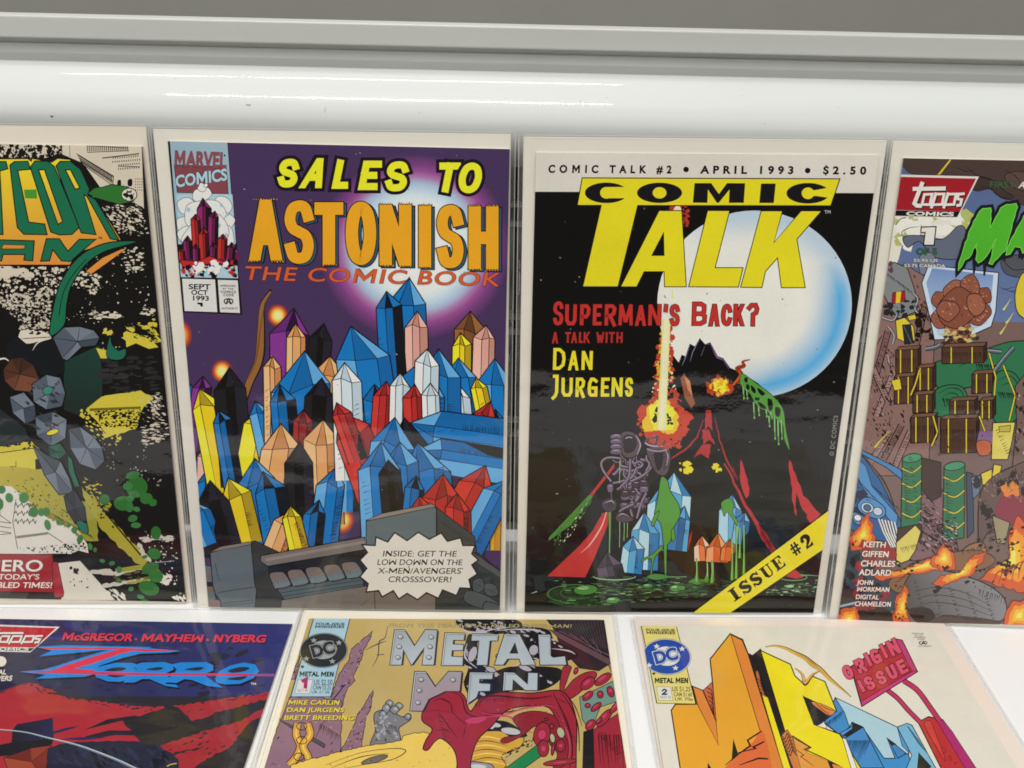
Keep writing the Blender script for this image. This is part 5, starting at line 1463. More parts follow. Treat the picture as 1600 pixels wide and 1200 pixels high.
D.poly('650,1080 800,1040 1000,1060 1130,1080 1130,1140 600,1140', '#4f3d36', 3); D.blob('240,1010 400,1000 460,1060 440,1120 200,1120', '#33241f', 3); D.blob('560,1010 680,1000 720,1060 620,1090', '#33241f', 3)
FO, FY, FR = '#c2562a', '#dfae32', '#8f3526'
def fire(pts, seed, inner=True):
    q = D.jag(pts, 10, 22, seed); D.poly(q, FO, 4, '#6a2416')
    cx = sum(p[0] for p in P(pts)) / len(P(pts)); cy = sum(p[1] for p in P(pts)) / len(P(pts)) + 12
    for f, c in ((.68, '#d98a30'), (.42, FY), (.2, '#e8cf5a')):
        D.poly([(cx + (x - cx) * f, cy + (y - cy) * f) for x, y in q], c)
fire('180,560 240,500 290,420 310,395 335,500 350,580 300,620 200,640', 1)
fire('340,800 500,760 700,690 770,640 790,580 830,660 840,720 760,760 560,790 400,830', 2)
fire('710,850 760,790 860,790 920,720 970,660 1060,640 1010,720 960,790 860,830 760,870', 3)
fire('460,1090 470,960 530,850 560,900 540,980 570,1090', 4)
fire('100,1120 130,1010 240,990 250,1050 230,1120', 5)
fire('1180,560 1240,420 1300,480 1330,440 1330,800 1280,900 1100,860 1000,820 1060,760 1190,700', 6)
fire('1140,1120 1200,960 1330,940 1330,1120', 7)
fire('690,720 740,640 780,590 800,590 840,660 850,760 760,770', 8)
D.splat('740,860 760,880 740,900 720,890', 10, 16, '#1a1412', 21); D.splat('1120,740 1180,700 1260,760 1160,800', 26, 16, '#1a1412', 22); D.splat('760,740 800,740 790,770', 8, 14, '#1a1412', 23); D.splat('180,580 240,570 200,620', 8, 12, '#1a1412', 24); D.splat('490,1030 510,1060 490,1070', 4, 10, '#1a1412', 25)
for k in range(5):
    D.curve([(1080 + k * 40, 860 - k * 10), (1120 + k * 36, 770 - k * 12), (1200 + k * 30, 790 - k * 30)], 9, FR, (.2, 1, .3))
for k, (x0, y0, x1, y1, n, dx, dy) in enumerate(((140, 120, 300, 330, 14, 50, 12), (200, 160, 330, 300, 12, 40, 30), (330, 230, 480, 360, 12, 30, 40), (660, 350, 860, 600, 22, -50, 14), (700, 480, 860, 520, 16, 10, 40), (1010, 340, 1060, 560, 14, 60, -20),
        (1080, 200, 1280, 160, 18, 20, 60), (600, 1020, 1000, 1070, 20, 40, 14), (240, 1030, 440, 1020, 14, 20, 40), (1000, 880, 1160, 930, 12, -10, 50), (880, 640, 1020, 610, 10, 14, 40), (560, 60, 620, 480, 18, 30, 12))):
    D.hatch(x0, y0, x1, y1, n, dx, dy, 5, INK, 60 + k, .6)
D.splat('600,440 860,430 860,640 640,660', 46, 20, '#1f181a', 70, .45, 30); D.splat('620,460 860,450 850,650', 40, 13, '#a58891', 71, .4, 30)
D.splat('900,560 1330,480 1330,700 1020,620', 50, 18, '#1d1614', 72, .5, -20); D.splat('930,180 1330,120 1330,330 1000,330', 70, 13, '#8d746c', 73, .4, 60); D.splat('470,700 640,690 560,800 470,800', 26, 16, '#1d1614', 74, .5)
D.splat('700,730 1330,700 1330,880 900,900', 40, 10, '#1a1412', 75); D.splat('460,850 570,860 570,1080 470,1080', 20, 9, '#1a1412', 76)
D.part('credits_lettering')
D.splat('260,570 420,570 480,720 440,800 240,800', 26, 34, '#8e2b2e', 31); D.splat('220,820 350,820 440,900 450,990 210,990', 24, 30, '#7c2a30', 32)
for s, x0, x1, y, h in (('KEITH', 272, 415, 616, 34), ('GIFFEN', 263, 434, 676, 34), ('CHARLES', 256, 472, 736, 35), ('ADLARD', 247, 448, 792, 35), ('JOHN', 237, 336, 850, 27), ('WORKMAN', 232, 438, 893, 27), ('DIGITAL', 225, 370, 941, 27), ('CHAMELEON', 220, 447, 985, 28)):
    D.text(s, x0, y, x1, y + 4, h, '#d6cfc6', 0.022, 0.12, None, 0.028, '#7f2228')
D.part('corner_logo')
D.frame(*N)
D.poly('150,310 205,312 727,325 585,603 120,588', '#cfcbc4'); D.poly('150,326 205,327 708,339 600,560 120,548', '#951c26'); D.poly('120,550 600,560 580,597 120,587', '#17141a')
def topps(dx, dy, k):
    """slanted white logo lettering"""
    T_ = lambda s: [(dx + x * k, dy + y * k) for x, y in P(s)]
    for w_, c, ox in ((36 * k, '#1c1518', 6 * k), (27 * k, '#d3cfc9', 0)):
        sh = lambda s: [(x + ox, y + ox * .6) for x, y in T_(s)]
        D.line(sh('350,362 295,505 310,520 345,522'), w_, c); D.line(sh('283,408 505,405'), w_, c)
        D.line(sh('362,445 346,512 398,514 414,443'), w_ * .62, c, closed=True); D.line(sh('440,432 408,538'), w_ * .7, c); D.line(sh('440,443 494,442 480,512 424,514'), w_ * .62, c)
        D.line(sh('522,432 490,538'), w_ * .7, c); D.line(sh('520,443 574,442 560,512 504,514'), w_ * .62, c); D.line(sh('632,440 590,443 582,474 612,480 602,516 575,520'), w_ * .66, c)
topps(0, 0, 1)
D.text('COMICS', 238, 585, 556, 590, 25, '#d3cfc9', 0.04, 0.15)
D.part('issue_lettering')
D.poly('340,664 440,660 426,786 356,784 366,700 338,702', '#d3cfc9', 8, INK)
D.text('OF 5', 306, 848, 446, 848, 40, '#2c5a38', 0.04, 0, 0.05, 0.03, '#131612')
D.part('price_lettering')
D.text('$2.95 US', 288, 895, 452, 896, 18, '#cfcbc4', 0.02, 0, None, 0.05, '#19181a'); D.text('$3.75 CANADA', 226, 930, 501, 933, 19, '#cfcbc4', 0.02, 0, None, 0.05, '#19181a')
D.part('tagline_lettering')
D.text('FIRST', 795, 398, 968, 402, 42, '#3b5c3c', 0.015, 0.05, None, 0.03, '#1f1a18'); D.text('A', 990, 402, 1032, 403, 42, '#d6d2c8', 0.015, 0.3, None, 0.03, '#1f1a18')
D.part('title_lettering')
D.frame(1500, 200, 4.29)
GN = '#4aa52a'
mp_ = D.jag('130,560 150,540 205,535 210,555 200,670 272,535 312,512 375,505 385,530 350,640 325,740 305,820 262,862 215,915 192,908 215,830 240,745 180,855 122,905 105,880 112,770 60,870 30,885 12,925 -12,955 -8,905 20,820 62,690', 5, 24, 3)
ap_ = D.jag('425,590 440,575 620,575 640,700 650,860 560,850 560,780 470,780 420,840 405,800 365,795 335,845 308,852 318,800', 5, 24, 4)
for q in (mp_, ap_):
    D.line(q + [q[0]], 46, '#1b1a1e', closed=True); D.poly(q, '#1b1a1e')
for x, y in ((-10, 950), (30, 900), (95, 945), (165, 955), (300, 860), (400, 840)):
    D.line([(x, y - 50), (x, y), (x - 4, y + 34)], 26, '#1b1a1e', (1, .7, .4))
for q in (mp_, ap_):
    D.poly(q, GN, 4, '#7fcf55')
D.poly('455,740 500,650 520,740', '#1b1a1e')
D.flush()
# ------------------------------------------------------------------ lying in front, left: navy and red
root, D = bagged_comic('bagged comic lying flat with a navy and red cover and blue brush lettering', FLAT,
                       -0.28685, -0.005, 0, 0.445, MAT['board_white'],
                       (along((457, 975), (0, 967), 0.1665), (457, 975), along((457, 975), (381, 1200), 0.2525), lambda loc: tuple(Vector(along((457, 975), (381, 1200), 0.2525)(loc)) + Vector(along((457, 975), (0, 967), 0.1665)(loc)) - Vector(loc(457, 975)))),
                       True, 0.0006, 0.98, '#2a2830')
U = (0, 920, 3.333); U2 = (0, 1020, 6.667)
D.part('cover_artwork')
D.frame(*U)
D.poly('-400,100 1700,100 1700,560 -400,560', '#2f3474', 0, grad=(500, 180, 350, 540, '#25222b'))
D.splat('0,330 1400,260 1380,560 0,560', 60, 60, '#232333', 3, .3, -10); D.splat('200,180 1500,190 1400,330 250,330', 30, 50, '#2c3172', 4, .3)
RD = '#a62b36'
D.poly(D.jag('-300,600 0,545 60,520 150,490 230,510 330,560 500,585 700,610 880,615 1000,595 1200,565 1420,535 1420,620 1250,640 1000,700 900,1000 -300,1000', 5, 16, 5), RD)
D.line('-100,580 0,540 60,515 155,485', 8, '#7c2a3a', (1, 1, .2))
D.splat('150,490 600,590 580,620 200,540', 70, 13, '#2a2630', 6, .4, 15); D.splat('600,600 1400,540 1380,600 700,640', 110, 15, '#2a2630', 7, .35, -10)
D.poly(D.jag('640,690 900,610 1100,650 1250,600 1420,550 1500,1300 600,1300 900,1000', 5, 20, 8), '#2b282c')
for q, sd in (('930,615 1100,600 1400,545 1400,570 1150,640 1000,690', 9), ('820,820 1000,760 1250,690 1390,610 1380,650 1150,800 900,860', 10), ('890,870 1050,830 1260,700 1300,690 1200,820 1050,900 900,1010 880,930', 11)):
    D.poly(D.jag(q, 5, 16, sd), '#9c2a34')
D.splat('800,640 1390,600 1300,900 850,860', 70, 18, '#2b282c', 12, .3, -25)
D.poly('440,735 560,680 700,660 775,672 620,690', '#221f28'); D.poly('440,770 560,738 700,738 755,765 600,762 480,782', '#282330'); D.poly('270,745 340,725 415,712 380,728 280,756', '#2d2b52'); D.poly('300,785 420,772 560,775 440,788', '#2d2b52')
# dark block-topped hill and brown ground
D.poly('65,735 90,705 275,672 280,790 180,800 60,800', '#20202a', 0, grad=(100, 720, 280, 760, '#2b2c4c')); D.poly('-200,850 60,800 280,780 270,810 120,860 -60,880', '#1d1c24')
D.gem('20,880 160,830 270,815 250,880 230,1000 60,1000', ['#7a2f26', '#9a4632', '#6a2620', '#8a3a2c'], 3, seed=81)
D.poly(D.jag('250,830 330,805 560,790 720,795 860,840 930,890 930,1100 230,1100', 4, 24, 13), '#26273a'); D.splat('300,820 840,830 900,930 260,930', 40, 50, '#2e304a', 14, .4, 40); D.splat('300,840 860,860 900,930 260,930', 26, 34, '#1b1b26', 15, .4, 60)
D.curve('870,925 890,915 920,910', 6, '#b7a24e')
D.line(spline(P('-60,735 0,735 130,748 250,778 400,815 520,858 620,898 720,945'), False, 6), 11, '#6f7f8e', (.3, .6, 1.1)); D.line(spline(P('-60,733 0,733 130,746 250,775 400,811 520,853 620,893 720,940'), False, 6), 6, '#b3bdc4', (.4, .8, 1.0))
D.part('creator_lettering')
for s, x0, x1, y0, y1 in (('McGREGOR', 318, 685, 266, 272), ('MAYHEW', 730, 1058, 273, 276), ('NYBERG', 1105, 1382, 276, 278)):
    D.text(s, x0 + 4, y0 + 5, x1 + 4, y1 + 5, 36, '#17162a', 0.035, 0.3); D.text(s, x0, y0, x1, y1, 36, '#d2364a', 0.035, 0.3)
D.ell(708, 262, 6, 6, '#d2364a'); D.ell(1081, 266, 6, 6, '#d2364a')
D.part('corner_logo')
D.poly('-200,180 312,198 158,331 -200,322', '#d5d0cc'); D.poly('-200,190 292,204 182,306 -200,300', '#b3202e'); D.poly('-200,303 180,309 158,325 -200,318', '#17141a')
def script_logo(T_, k):
    for w_, c, ox in ((18 * k, '#2a1418', 4 * k), (13.5 * k, '#d8d4ce', 0)):
        sh = lambda s: [(x + ox, y + ox * .7) for x, y in (T_(p) for p in P(s))]
        for s in ('350,362 295,505 310,520 345,522', '283,408 505,405', '362,445 346,512 398,514 414,443 362,445', '440,432 408,538', '440,443 494,442 480,512 424,514', '522,432 490,538', '520,443 574,442 560,512 504,514', '632,440 590,443 582,474 612,480 602,516 575,520'):
            D.line(sh(s), w_, c)
script_logo(lambda p: (-55 + (p[0] - 283) * .80, 212 + (p[1] - 362) * .43), .75)
D.text('COMICS', -40, 321, 148, 322, 14, '#d8d4ce', 0.04, 0.2)
D.part('issue_lettering')
D.frame(*U2); D.ell(10, 90, 56, 54, '#dcd7c8'); D.text('SPECIAL', -200, 228, 62, 224, 48, '#dcd7c8', 0.03, 0.25); D.text('COVERS', -150, 296, 122, 290, 50, '#dcd7c8', 0.03, 0.25)
D.part('title_lettering')
D.frame(*U)
BL, SH = '#1f7fd0', '#15141f'
def both(q, c=BL):
    D.poly([(x + 8, y + 10) for x, y in P(q)], SH); D.poly(q, c)
both('185,302 330,294 520,298 790,303 780,310 942,323 880,333 730,338 640,360 520,400 505,415 620,432 1000,440 1000,455 520,455 505,440 440,458 330,462 180,470 240,448 165,440 100,432 230,420 300,400 420,360 560,318 330,340 205,352 270,322')
D.poly('200,306 500,306 640,308 800,316 930,322 760,328 700,322 620,340 480,390 385,415 560,428 660,440 500,436 260,436 150,432 270,425 330,402 500,348 620,314 420,316 250,315', '#d23350')
def brush(q, hole):
    D.poly([(x + 8, y + 10) for x, y in P(q)], SH); D.poly(q, BL, 0)
    for h in hole:
        D.blob(h, '#2a2836')
brush('500,460 490,425 520,405 600,385 690,386 730,400 720,440 690,470 620,485 560,482', ['545,425 600,410 655,412 640,425 590,430', '560,450 640,448 655,452 600,462'])
brush('640,488 700,440 715,420 690,400 740,385 860,382 900,395 905,420 860,442 890,470 930,515 860,505 780,470 740,470 700,488', ['760,420 820,408 850,412 820,425'])
brush('850,486 910,440 920,418 890,395 940,384 1070,382 1110,398 1112,425 1060,445 1100,475 1160,515 1080,506 1000,475 960,470 920,490', ['960,420 1030,408 1060,412 1030,426'])
brush('1120,470 1140,430 1200,400 1270,384 1330,395 1350,430 1320,465 1250,495 1180,498 1130,490', ['1190,425 1250,408 1300,412 1270,430 1210,438', '1180,470 1250,458 1290,455 1250,476'])
D.poly('100,430 380,428 800,440 1200,440 1430,444 1430,456 1200,454 700,452 300,442', '#c23a62'); D.poly('1300,443 1430,445 1430,455 1300,453', '#75509c')
D.text('TM', 1305, 500, 1334, 501, 11, '#d5d0cc', 0.02)
D.flush()
# ------------------------------------------------------------------ lying in front, middle: gold foil with silver letters
root, D = bagged_comic('bagged comic lying flat with a gold foil cover and riveted silver letters', FLAT,
                       -0.11418, -0.0023, 0, -0.075, MAT['board_pale'],
                       ((483, 966.5), (944, 968.5), along((944, 968.5), (979, 1200), 0.2525), along((483, 966.5), (413, 1200), 0.2525)), True, 0.0008, 0.98, '#b9a062', 'foil')
V = (400, 940, 4.6156); W = (680, 940, 4.615); X = (600, 960, 5)
D.part('cover_artwork')
PU, PD = '#8a6878', '#5f4656'
D.frame(*V)
# violet crags
def crag(q, sd, n=26):
    D.poly(D.jag(q, 5, 22, sd), PU, 5); q = P(q)
    cx = sum(p[0] for p in q) / len(q); cy = sum(p[1] for p in q) / len(q)
    D.splat(q, n, 17, '#3a2a36', sd, .3, -40); D.splat(q, n // 2, 15, '#a88a98', sd + 1, .35, 50)
crag('840,210 830,260 780,340 760,420 700,540 715,570 660,620 620,760 540,690 600,520 660,440 690,340 760,280', 1, 40)
crag('845,640 830,760 790,850 770,980 750,1080 610,1080 660,990 700,900 740,800', 2, 34)
crag('310,410 330,330 300,480 280,560 250,560 270,480', 3, 8)
crag('240,690 420,680 620,720 610,1100 620,1300 20,1300 120,1000', 4, 40)
D.curve('950,175 930,260 890,290 880,390 840,470', 10, '#4a3340', (.3, 1, .3)); D.curve('785,350 880,305 940,285', 9, '#4a3340', (.3, 1, .3)); D.line('870,385 925,380', 6, '#4a3340')
D.hatch(640, 600, 560, 700, 12, -40, 60, 7); D.hatch(470, 880, 600, 960, 14, -20, 60, 6); D.line('430,980 480,880 500,860', 4, INK)
D.poly('170,850 320,920 290,935 190,870', '#4c4c50', 4); D.poly('390,965 500,1030 490,1055 395,1000', '#4c4c50', 4)
# twisted gold links
for q in ('300,880 290,960 320,1040 290,1120 240,1180', '370,880 390,960 340,1040 375,1120 380,1180'):
    D.curve(q, 60, INK); D.curve(q, 48, '#cf9a34'); D.curve(q, 16, '#e6c060', (.4, 1, .4))
for x, y in ((330, 900), (330, 1000), (310, 1120)):
    D.ring(x, y, 40, 30, 34, 24, 0, 360, INK)
# grey rough stump of rock with knobs
D.blob('860,800 920,780 980,790 1030,820 1060,830 1110,810 1115,850 1060,890 1030,920 1030,1020 830,1050 860,930 850,850', '#75767a', 6)
for x, y, a, b in ((962, 735, 30, 28), (915, 810, 28, 24), (1030, 755, 32, 28), (1095, 830, 24, 24), (940, 770, 30, 34), (1000, 780, 34, 30)):
    D.blob([(x - a, y), (x, y - b), (x + a, y), (x, y + b)], '#7e8084', 5); D.ell(x + a * .2, y - b * .2, a * .4, b * .4, '#a5a8aa')
D.hatch(870, 860, 1010, 900, 16, 10, 50, 6, '#3a3a3e'); D.splat('860,930 1020,930 1020,1020 840,1040', 40, 10, '#4d4f53', 9); D.splat('860,820 1020,820 1020,1000 850,1000', 30, 16, '#9b9da0', 10)
# storm of ink in the upper right
D.frame(*W)
D.poly('800,125 1225,135 1275,440 1180,500 1040,480 900,330 870,220', '#2b2128', 4)
for k in range(16):
    D.line([(830 + k * 24, 135), (960 + k * 18, 250 + k * 6)], 5, '#6d5560', (.3, 1, .4))
for k in range(9):
    D.line([(850 + k * 40, 200 + k * 10), (1270, 380 + k * 16)], 7, '#7c5f68' if k % 2 else '#1a1418', (.4, 1, .6))
D.poly('820,200 880,215 1275,420 1250,460 1180,420 900,270', '#5d444c', 4)
for i, q in enumerate(('170,130 560,130 620,190 480,230 330,215 215,200', '240,240 300,300 310,430 420,500 560,470 880,480 900,560 760,640 560,640 300,700 210,600 240,480 200,420', '540,190 800,200 860,280 1000,350 1020,400 900,430 820,380 700,420 600,330')):
    D.blob(q, '#17151a', 5); D.splat(q, 30, 34, '#a9a2ad', 20 + i, .4, 20); D.splat(q, 30, 26, '#17151a', 30 + i, .5)
for q in ('190,150 215,210 320,225 420,200 560,185', '230,300 215,400 300,480', '430,210 600,200 760,215 830,290', '850,340 960,355 1010,380', '280,320 270,380 300,420', '560,470 640,440 720,480', '680,330 720,320 750,380'):
    D.curve(q, 12, '#b5afb8', (.2, 1, .3))
for x, y, a, b in ((270, 380, 30, 60), (470, 400, 34, 26), (710, 350, 34, 40), (400, 490, 40, 20), (650, 480, 50, 20)):
    D.ell(x, y, a, b, '#aaa4ae', 20, 6)
# bands of gold below
GO, GL = '#c99a38', '#e0bf58'
D.frame(*V)
D.poly(D.jag('380,1140 700,1060 1050,1000 1060,970 1100,960 1200,940 1260,960 1480,960 1480,1320 240,1320 250,1180', 5, 18, 51), GL, 5)
for q in ('500,1180 760,1090 1000,1060 1080,1080 980,1140 760,1180 600,1210', '540,1200 760,1120 960,1095'):
    D.curve(q, 7, INK, (.3, 1, .3))
D.ell(855, 1140, 100, 22, '#6c5f52', -16, 5); D.splat('420,1150 1040,1010 1200,970 1460,970 1400,1180 500,1230', 40, 5, INK, 52)
D.frame(*W)
D.blob('300,940 400,925 560,940 640,985 600,1060 480,1110 500,1200 240,1260 200,1100 240,1000', GO, 6)
for k in range(7):
    D.curve([(250, 985 + k * 34), (380, 975 + k * 30), (520, 1010 + k * 28)], 6 if k % 2 else 12, INK if k % 2 else '#e3c25c', (.4, 1, .3))
D.blob('330,870 420,860 520,870 620,930 660,970 560,980 470,935 350,930', '#1b191e', 5)
for x, y, a, b in ((430, 890, 44, 16), (405, 905, 20, 14), (545, 935, 70, 24)):
    D.ell(x, y, a, b, '#b9b4ba', 8)
D.blob('220,1170 330,1160 420,1190 420,1320 200,1320', '#8a8a92', 6); D.ell(310, 1190, 60, 16, '#c0c0c6', 4)
D.poly('510,1200 740,1030 800,1090 560,1260', '#1c7a48', 5); D.splat('500,1100 740,960 760,1000 520,1150', 40, 16, INK, 53, .5, -30)
D.poly('1040,690 1290,570 1310,720 1190,760 1120,940 1060,850', '#6d8a80', 5)
# red poured wax
RD, RL, RK = '#962436', '#b83c60', '#4a1019'
D.poly('1130,930 1330,800 1420,1320 1150,1320', RD, 5)
D.blob('920,480 980,470 960,540 930,640 1000,560 1090,510 1160,510 1150,560 1060,640 1010,680 960,700 900,640', RD, 6)
for x, y, a, b, r in ((1210, 560, 70, 30, -35), (1100, 590, 60, 36, -40), (1190, 670, 22, 26, 0), (1265, 650, 24, 40, -20), (1100, 680, 46, 24, -40), (1100, 750, 20, 16, 0), (1160, 760, 46, 20, -40), (1220, 840, 80, 30, -50), (1300, 760, 60, 20, -50), (1120, 890, 44, 30, -50), (1015, 500, 14, 26, 20), (1180, 860, 30, 14, -40)):
    D.ell(x, y, a, b, RD, r, 6); D.ell(x - a * .1, y - b * .2, a * .5, b * .35, RL, r)
D.frame(*V)
D.blob('1200,860 1205,780 1250,690 1330,640 1420,630 1500,680 1545,790 1620,700 1760,655 1990,660 2140,640 2210,650 2270,720 2310,860 2310,1060 2290,1320 2150,1320 2190,1040 2170,880 2100,760 1900,760 1790,800 1700,900 1600,1000 1550,1150 1540,1320 1440,1320 1450,1160 1420,1060 1340,990 1290,1010 1240,1070 1205,1060 1230,990 1270,920', RD, 8)
D.frame(*X)
for q, w in (('480,590 600,640 640,760 720,800 860,780', 12), ('440,660 520,700 540,770 640,860', 9), ('430,770 480,840 520,900 570,960', 9), ('640,870 620,960', 7), ('720,720 760,650 900,640', 12), ('400,910 470,900 520,930', 7), ('330,760 420,750 530,770', 4)):
    D.curve(q, w, RK, (.3, 1, .4))
D.curve('380,680 450,660 520,690', 9, RK, (.3, 1, .3)); D.blob('640,830 700,805 800,810 740,850 660,850', RL)
D.frame(*W)
for q, w in (('320,760 330,720 400,680 560,690 700,700 840,680', 14), ('340,790 420,810 560,790 700,760 840,740', 9), ('850,660 900,760 960,900 990,1060 970,1200', 16), ('900,650 980,760 1030,900 1040,1080', 12), ('940,660 1010,760 1060,900', 8), ('640,830 760,840 830,810', 8), ('880,700 960,740', 6)):
    D.curve(q, w, RK, (.3, 1, .4))
for q, w in (('330,800 480,820 640,770 800,750 850,760', 12), ('860,760 930,880 970,1020 960,1180', 12), ('420,830 530,830 600,880 700,950', 14), ('230,900 300,840 420,830', 12)):
    D.curve(q, w, RL, (.3, 1, .3))
D.blob('560,840 700,790 850,820 900,900 960,1040 930,1180 850,1200 880,1100 820,1020 800,920 720,900 640,960 520,1020 470,1010 500,980 620,950', '#86202f', 5)
for x, y, a, b, r in ((770, 960, 60, 90, 10), (780, 1060, 40, 60, 0), (905, 1040, 34, 44, 0), (850, 1060, 12, 50, 8), (840, 900, 16, 20, 0), (800, 850, 14, 10, 0), (900, 1160, 120, 22, -6)):
    D.ell(x, y, a, b, RD, r, 6); D.ell(x, y, a * .5, b * .4, RL, r, 3, RK)
D.ell(905, 945, 26, 40, '#a3ae88', -20, 5); D.ell(845, 985, 18, 34, '#a3ae88', -10, 5); D.poly('1070,940 1140,920 1150,1320 1060,1320', '#18161a', 4)
D.hatch(1180, 960, 1340, 960, 9, 20, 260, 10, RK)
D.hatch(1180, 960, 1300, 1100, 12, 60, -20, 6, RK); D.hatch(860, 780, 1000, 1000, 14, 40, 10, 6, RK); D.hatch(330, 700, 600, 690, 16, -14, 40, 6, RK); D.hatch(560, 690, 820, 680, 14, 20, 36, 5, RK)
D.hatch(20, 820, 60, 1000, 12, 60, 20, 6, RK); D.splat('300,700 820,690 1000,1000 950,1150 880,900 500,800', 30, 12, RK, 61, .3, 30); D.splat('300,720 800,700 960,1000', 16, 12, '#c45a70', 62, .3, 30)
D.part('tagline_lettering')
D.text('FROM THE TEAM THAT KILLED SUPERMAN!', -338, 184, 985, 190, 25, '#a79a6a', 0.012, 0.2, 0.05, 0.022, '#2a2622')
D.part('title_lettering')
D.frame(*X)
SV, SV2 = '#8f9397', '#a9b4bc'
def steel(q, holes=(), rivets=(), g=SV2):
    q = P(q)
    for k in (3, 2, 1):
        D.poly([(x + 6 * k - 2, y + 2 * k) for x, y in q], '#26272b')
    D.line(q + [q[0]], 13, '#1c1c20', closed=True)
    D.poly(q, SV, 0, INK, holes, (0, min(p[1] for p in q), 60, max(p[1] for p in q), g))
    D.line([(x + 9, y + 9) for x, y in q[:3]], 4, '#4a4d52'); D.line([(x + 4, y + 4) for x, y in q[:3]], 5, '#b9c4cc')
    for h in holes:
        D.line(P(h) + [P(h)[0]], 6, INK, closed=True)
    for x, y in rivets:
        D.ell(x + 3, y + 3, 22, 18, '#45484c'); D.ell(x, y, 20, 16, '#a0a4a8', 0, 3); D.ell(x - 5, y - 5, 8, 5, '#c8ccd0')
steel('48,393 84,124 160,124 238,250 325,120 414,124 388,393 300,393 315,255 215,395 150,270 135,393', (), ((128, 174), (118, 252), (108, 335), (368, 177), (358, 252), (350, 336)))
steel('450,398 478,146 628,150 622,200 540,200 536,235 620,238 614,280 530,280 525,330 616,335 612,398')
steel('690,155 885,158 876,205 826,205 806,395 726,395 745,205 684,205')
D.frame(*W)
steel('500,236 600,238 715,455 622,458 608,412 520,412 490,455 430,455', ['540,372 575,300 596,372'])
steel('745,240 822,240 824,385 850,405 935,395 945,455 757,455')
D.frame(*X)
steel('205,752 242,450 322,450 400,570 505,448 606,450 590,600 480,600 350,660 300,755', (), ((290, 510), (275, 594), (265, 690), (538, 512)), '#a08c98')
steel('650,700 672,455 850,458 845,505 745,505 742,540 830,545 826,598 738,600 720,650')
D.frame(*W)
steel('490,640 498,512 570,515 668,600 672,515 738,518 735,640 650,640 560,560 555,640')
# the wax laps over the lower edge of the letters
D.frame(*V)
D.part('corner_box')
SKY = '#a3c3d2'
D.poly('412,122 680,124 540,690 245,688', INK); D.poly('418,122 674,124 536,684 254,684', SKY)
D.text('FOUR-ISSUE', 432, 170, 640, 171, 17, '#232830', 0.035, 0, 0.05); D.text('MINISERIES', 424, 190, 636, 191, 17, '#232830', 0.035, 0, 0.05)
D.text('METAL MEN', 310, 538, 562, 540, 32, '#17171b', 0.045, 0.1)
D.poly('305,562 410,563 385,664 280,662', '#d5d2d0', 3, '#7a8288')
D.letter('1', 318, 548, 384, 628, 26, '#a02a62', 0.1); D.text('OCT 93', 296, 650, 374, 651, 17, '#4a4a50', 0.0)
for s, x0, x1, y, h in (('US $2.50', 416, 552, 600, 36), ('CAN $3.25', 408, 542, 634, 28), ('UK £1.50', 400, 530, 662, 20)):
    D.text(s, x0, y, x1, y + 1, h, '#32363c', 0.008)
D.part('round_logo')
def roundel(cx, cy, rx, ry, c, pale, rot, letters):
    D.ell(cx, cy, rx + 8, ry + 7, '#2b2d30', rot, n=48); D.ell(cx, cy, rx + 5, ry + 4, pale, rot, n=48); D.ell(cx, cy, rx, ry, c, rot, n=48)
    D.ell(cx, cy - 4, rx * .58, ry * .56, pale, rot, n=40)
    for a, b in ((-.42, -.60), (.66, -.46), (-.74, .50), (.38, .66)):
        D.star(cx + a * rx, cy + b * ry, rx * .15, pale, -90, 5, .42, .85)
    x, y = cx - rx * .47, cy + ry * .42
    D.text('DC', x, y, cx + rx * .52, cy + ry * .10, ry * .66, pale, 0.09, -.05, None, 0.03, letters); D.text('DC', x, y, cx + rx * .52, cy + ry * .10, ry * .66, letters, 0.05, -.05)
roundel(487, 352, 168, 120, '#26292c', '#9aa0a0', -4, '#26292c')
D.ell(335, 470, 11, 10, '#26292c', n=12)
D.part('creator_lettering')
for s, x0, x1, y in (('MIKE CARLIN', 228, 602, 742), ('DAN JURGENS', 216, 632, 796), ('BRETT BREEDING', 198, 708, 852)):
    D.text(s, x0 + 5, y + 5, x1 + 5, y + 6, 30, '#4a4020', 0.02, 0.25); D.text(s, x0, y, x1, y + 1, 30, '#dccb3a', 0.02, 0.25)
D.flush()
# ------------------------------------------------------------------ lying in front, right: cream cover, three-dimensional letters
root, D = bagged_comic('bagged comic lying flat with a cream cover and huge orange, yellow and blue block letters', FLAT,
                       0.06872, -0.0059, 0, 0.9856, MAT['board_pink'],
                       ((1001.5, 977.5), (1456, 981), along((1456, 981), (1589, 1200), 0.2525), along((1001.5, 977.5), (1037, 1200), 0.2525)), True, 0.0010, 0.98, '#dcd7ca')
Y = (960, 940, 4.615); Zz = (1260, 940, 4.615); AA = (1130, 960, 5)
D.part('block_letters_artwork')
OR, OD, YE, YD, BK = '#e0a030', '#d8823a', '#e6d522', '#d9c41f', '#201d1f'
D.frame(*AA)
D.poly('875,650 1150,780 1400,900 1500,1300 1000,1300 945,970 790,850', '#3c8bc4', 7)
D.frame(*Zz)
D.poly('210,692 655,905 740,1095 700,1105 580,985 640,1130 560,1130 400,900 330,870 310,905 270,800', '#a8c9d6', 7)
D.poly('130,870 210,695 275,800 310,905 240,960', '#3f86be', 5); D.hatch(150, 870, 260, 790, 14, -14, 60, 7, '#1d3f63'); D.poly('240,950 330,900 400,905 280,985', '#4d93cc', 5); D.poly('330,865 400,905 300,980 260,965 330,915', BK)
